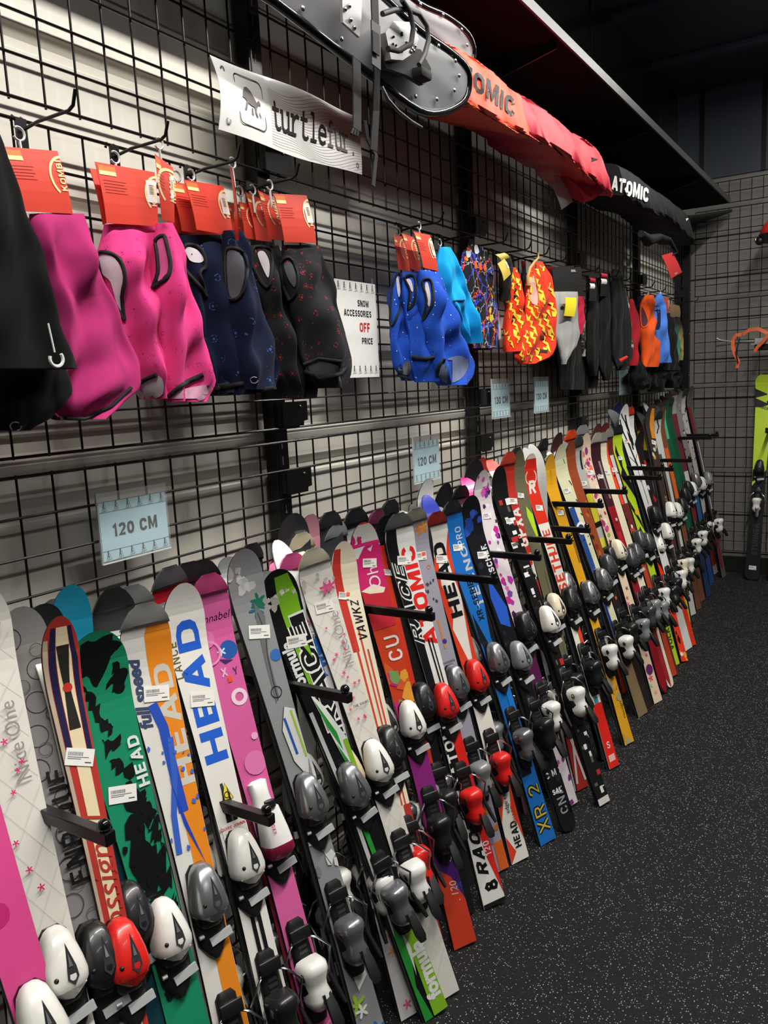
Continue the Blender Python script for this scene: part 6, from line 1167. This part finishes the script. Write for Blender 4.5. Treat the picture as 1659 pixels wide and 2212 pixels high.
for i, (u, v) in enumerate(((1657,932),(1700,930))):
    p = at(u, v, 1, 4.62); t = thing('rack_arm', ['black rack arm on the back wall just right of the lime ski', 'black rack arm on the back wall past the right edge'][i], 'rack arm', (p.x, YB, p.z), 'rack arms on the back wall')
    b = MB(); b.box((-.01, -.25, -.011), (.01, -.01, .011), m_black, None, .002); b.build('bar', t); b = MB(); b.ball((0, -.24, .019), .011, m_gloss); b.build('ball_end', t, 60)
# back wall snowshoe with orange straps
o = at(1630, 742, 1, 4.6); t = thing('snowshoe', 'pale metal snowshoe with orange and black straps on the back wall', 'snowshoe', o.copy())
Q = lambda u, v, y=4.6: at(u, v, 1, y)-o
m_al = mat('#c9c7c2', .3, .7); m_ors = mat('#d8602c', .6)
b = MB(); b.tube([Q(1548,731), Q(1556,735), Q(1580,738), Q(1620,737), Q(1680,733), Q(1740,730)], .006, m_al, 8); b.tube([Q(1546,748,4.7), Q(1556,746,4.7), Q(1600,740,4.7), Q(1740,735,4.7)], .006, mat('#4a4a4a', .4), 8); b.build('tube_frame', t, 60)
b = MB(); b.box((-.02, -.03, -.008), (.20, .10, .0), m_al); b.box((.0, -.02, .0), (.14, .06, .035), mat('#a9a6a2', .4, .3), None, .006)
for k in range(9): b.box((.02+.012*k, -.032, .0), (.026+.012*k, -.028, .018), m_al)
b.box((.0, -.02, -.05), (.16, .06, -.008), K_, None, .01); b.build('deck', t)
strap('orange_strap', t, o, ((1604,718),(1590,722),(1582,735),(1583,755),(1588,768),(1593,770)), (0,)*6, .02, m_ors) if 0 else None
def bstrap(name, pts, wd, m):
    b = MB(); V = [Q(u, v, y) for u, v, y in pts]; ring = []
    for i, p in enumerate(V):
        dd = (V[min(i+1, len(V)-1)]-V[max(0, i-1)]).normalized(); s = dd.cross(Vector((.3, -1, 0))).normalized()
        ring.append([p+s*wd/2, p-s*wd/2, p-s*wd/2+Vector((0, .002, 0)), p+s*wd/2+Vector((0, .002, 0))])
    b.loft(ring, m); b.build(name, t)
bstrap('orange_strap', [(1602,722,4.55),(1590,724,4.54),(1583,735,4.54),(1583,750,4.54),(1588,766,4.54),(1595,780,4.54),(1592,795,4.54)], .024, m_ors)
bstrap('black_strap', [(1598,730,4.53),(1594,745,4.53),(1590,760,4.53),(1594,785,4.53)], .010, K_)
bstrap('orange_strap', [(1604,722,4.54),(1620,712,4.54),(1638,710,4.54),(1655,718,4.54),(1668,730,4.54)], .024, m_ors)
bstrap('orange_strap', [(1660,722,4.52),(1648,738,4.52),(1636,750,4.52),(1630,760,4.52)], .022, m_ors)
# red and black mitt at the right edge
o = at(1655, 495, 1, 4.55); t = thing('ski_helmet', 'red and black helmet on the back wall at the right edge', 'helmet', o.copy())
b = MB(); rings = []
for i in range(10):
    q = i/9; z = .07-.13*q; r = .11*math.sin(math.pi*(.12+.5*q)); rings.append([(.07+r*math.cos(a), r*.8*math.sin(a), z) for a in [6.283*k/20 for k in range(20)]])
b.loft(rings, mat('#c52a28', .35, 0, .3)); b.build('shell', t, 60)
b = MB(); rings = []
for i in range(7):
    q = i/6; z = -.035-.055*q; r = .118-.02*q; rings.append([(.07+r*math.cos(a), r*.8*math.sin(a), z) for a in [6.283*k/20 for k in range(20)]])
b.loft(rings, m_pl); b.ball((-.035, -.02, -.075), .03, m_pl); b.ball((-.062, -.03, -.07), .008, m_st, sc=(1, 1, 2)); b.build('ear_padding', t, 60)
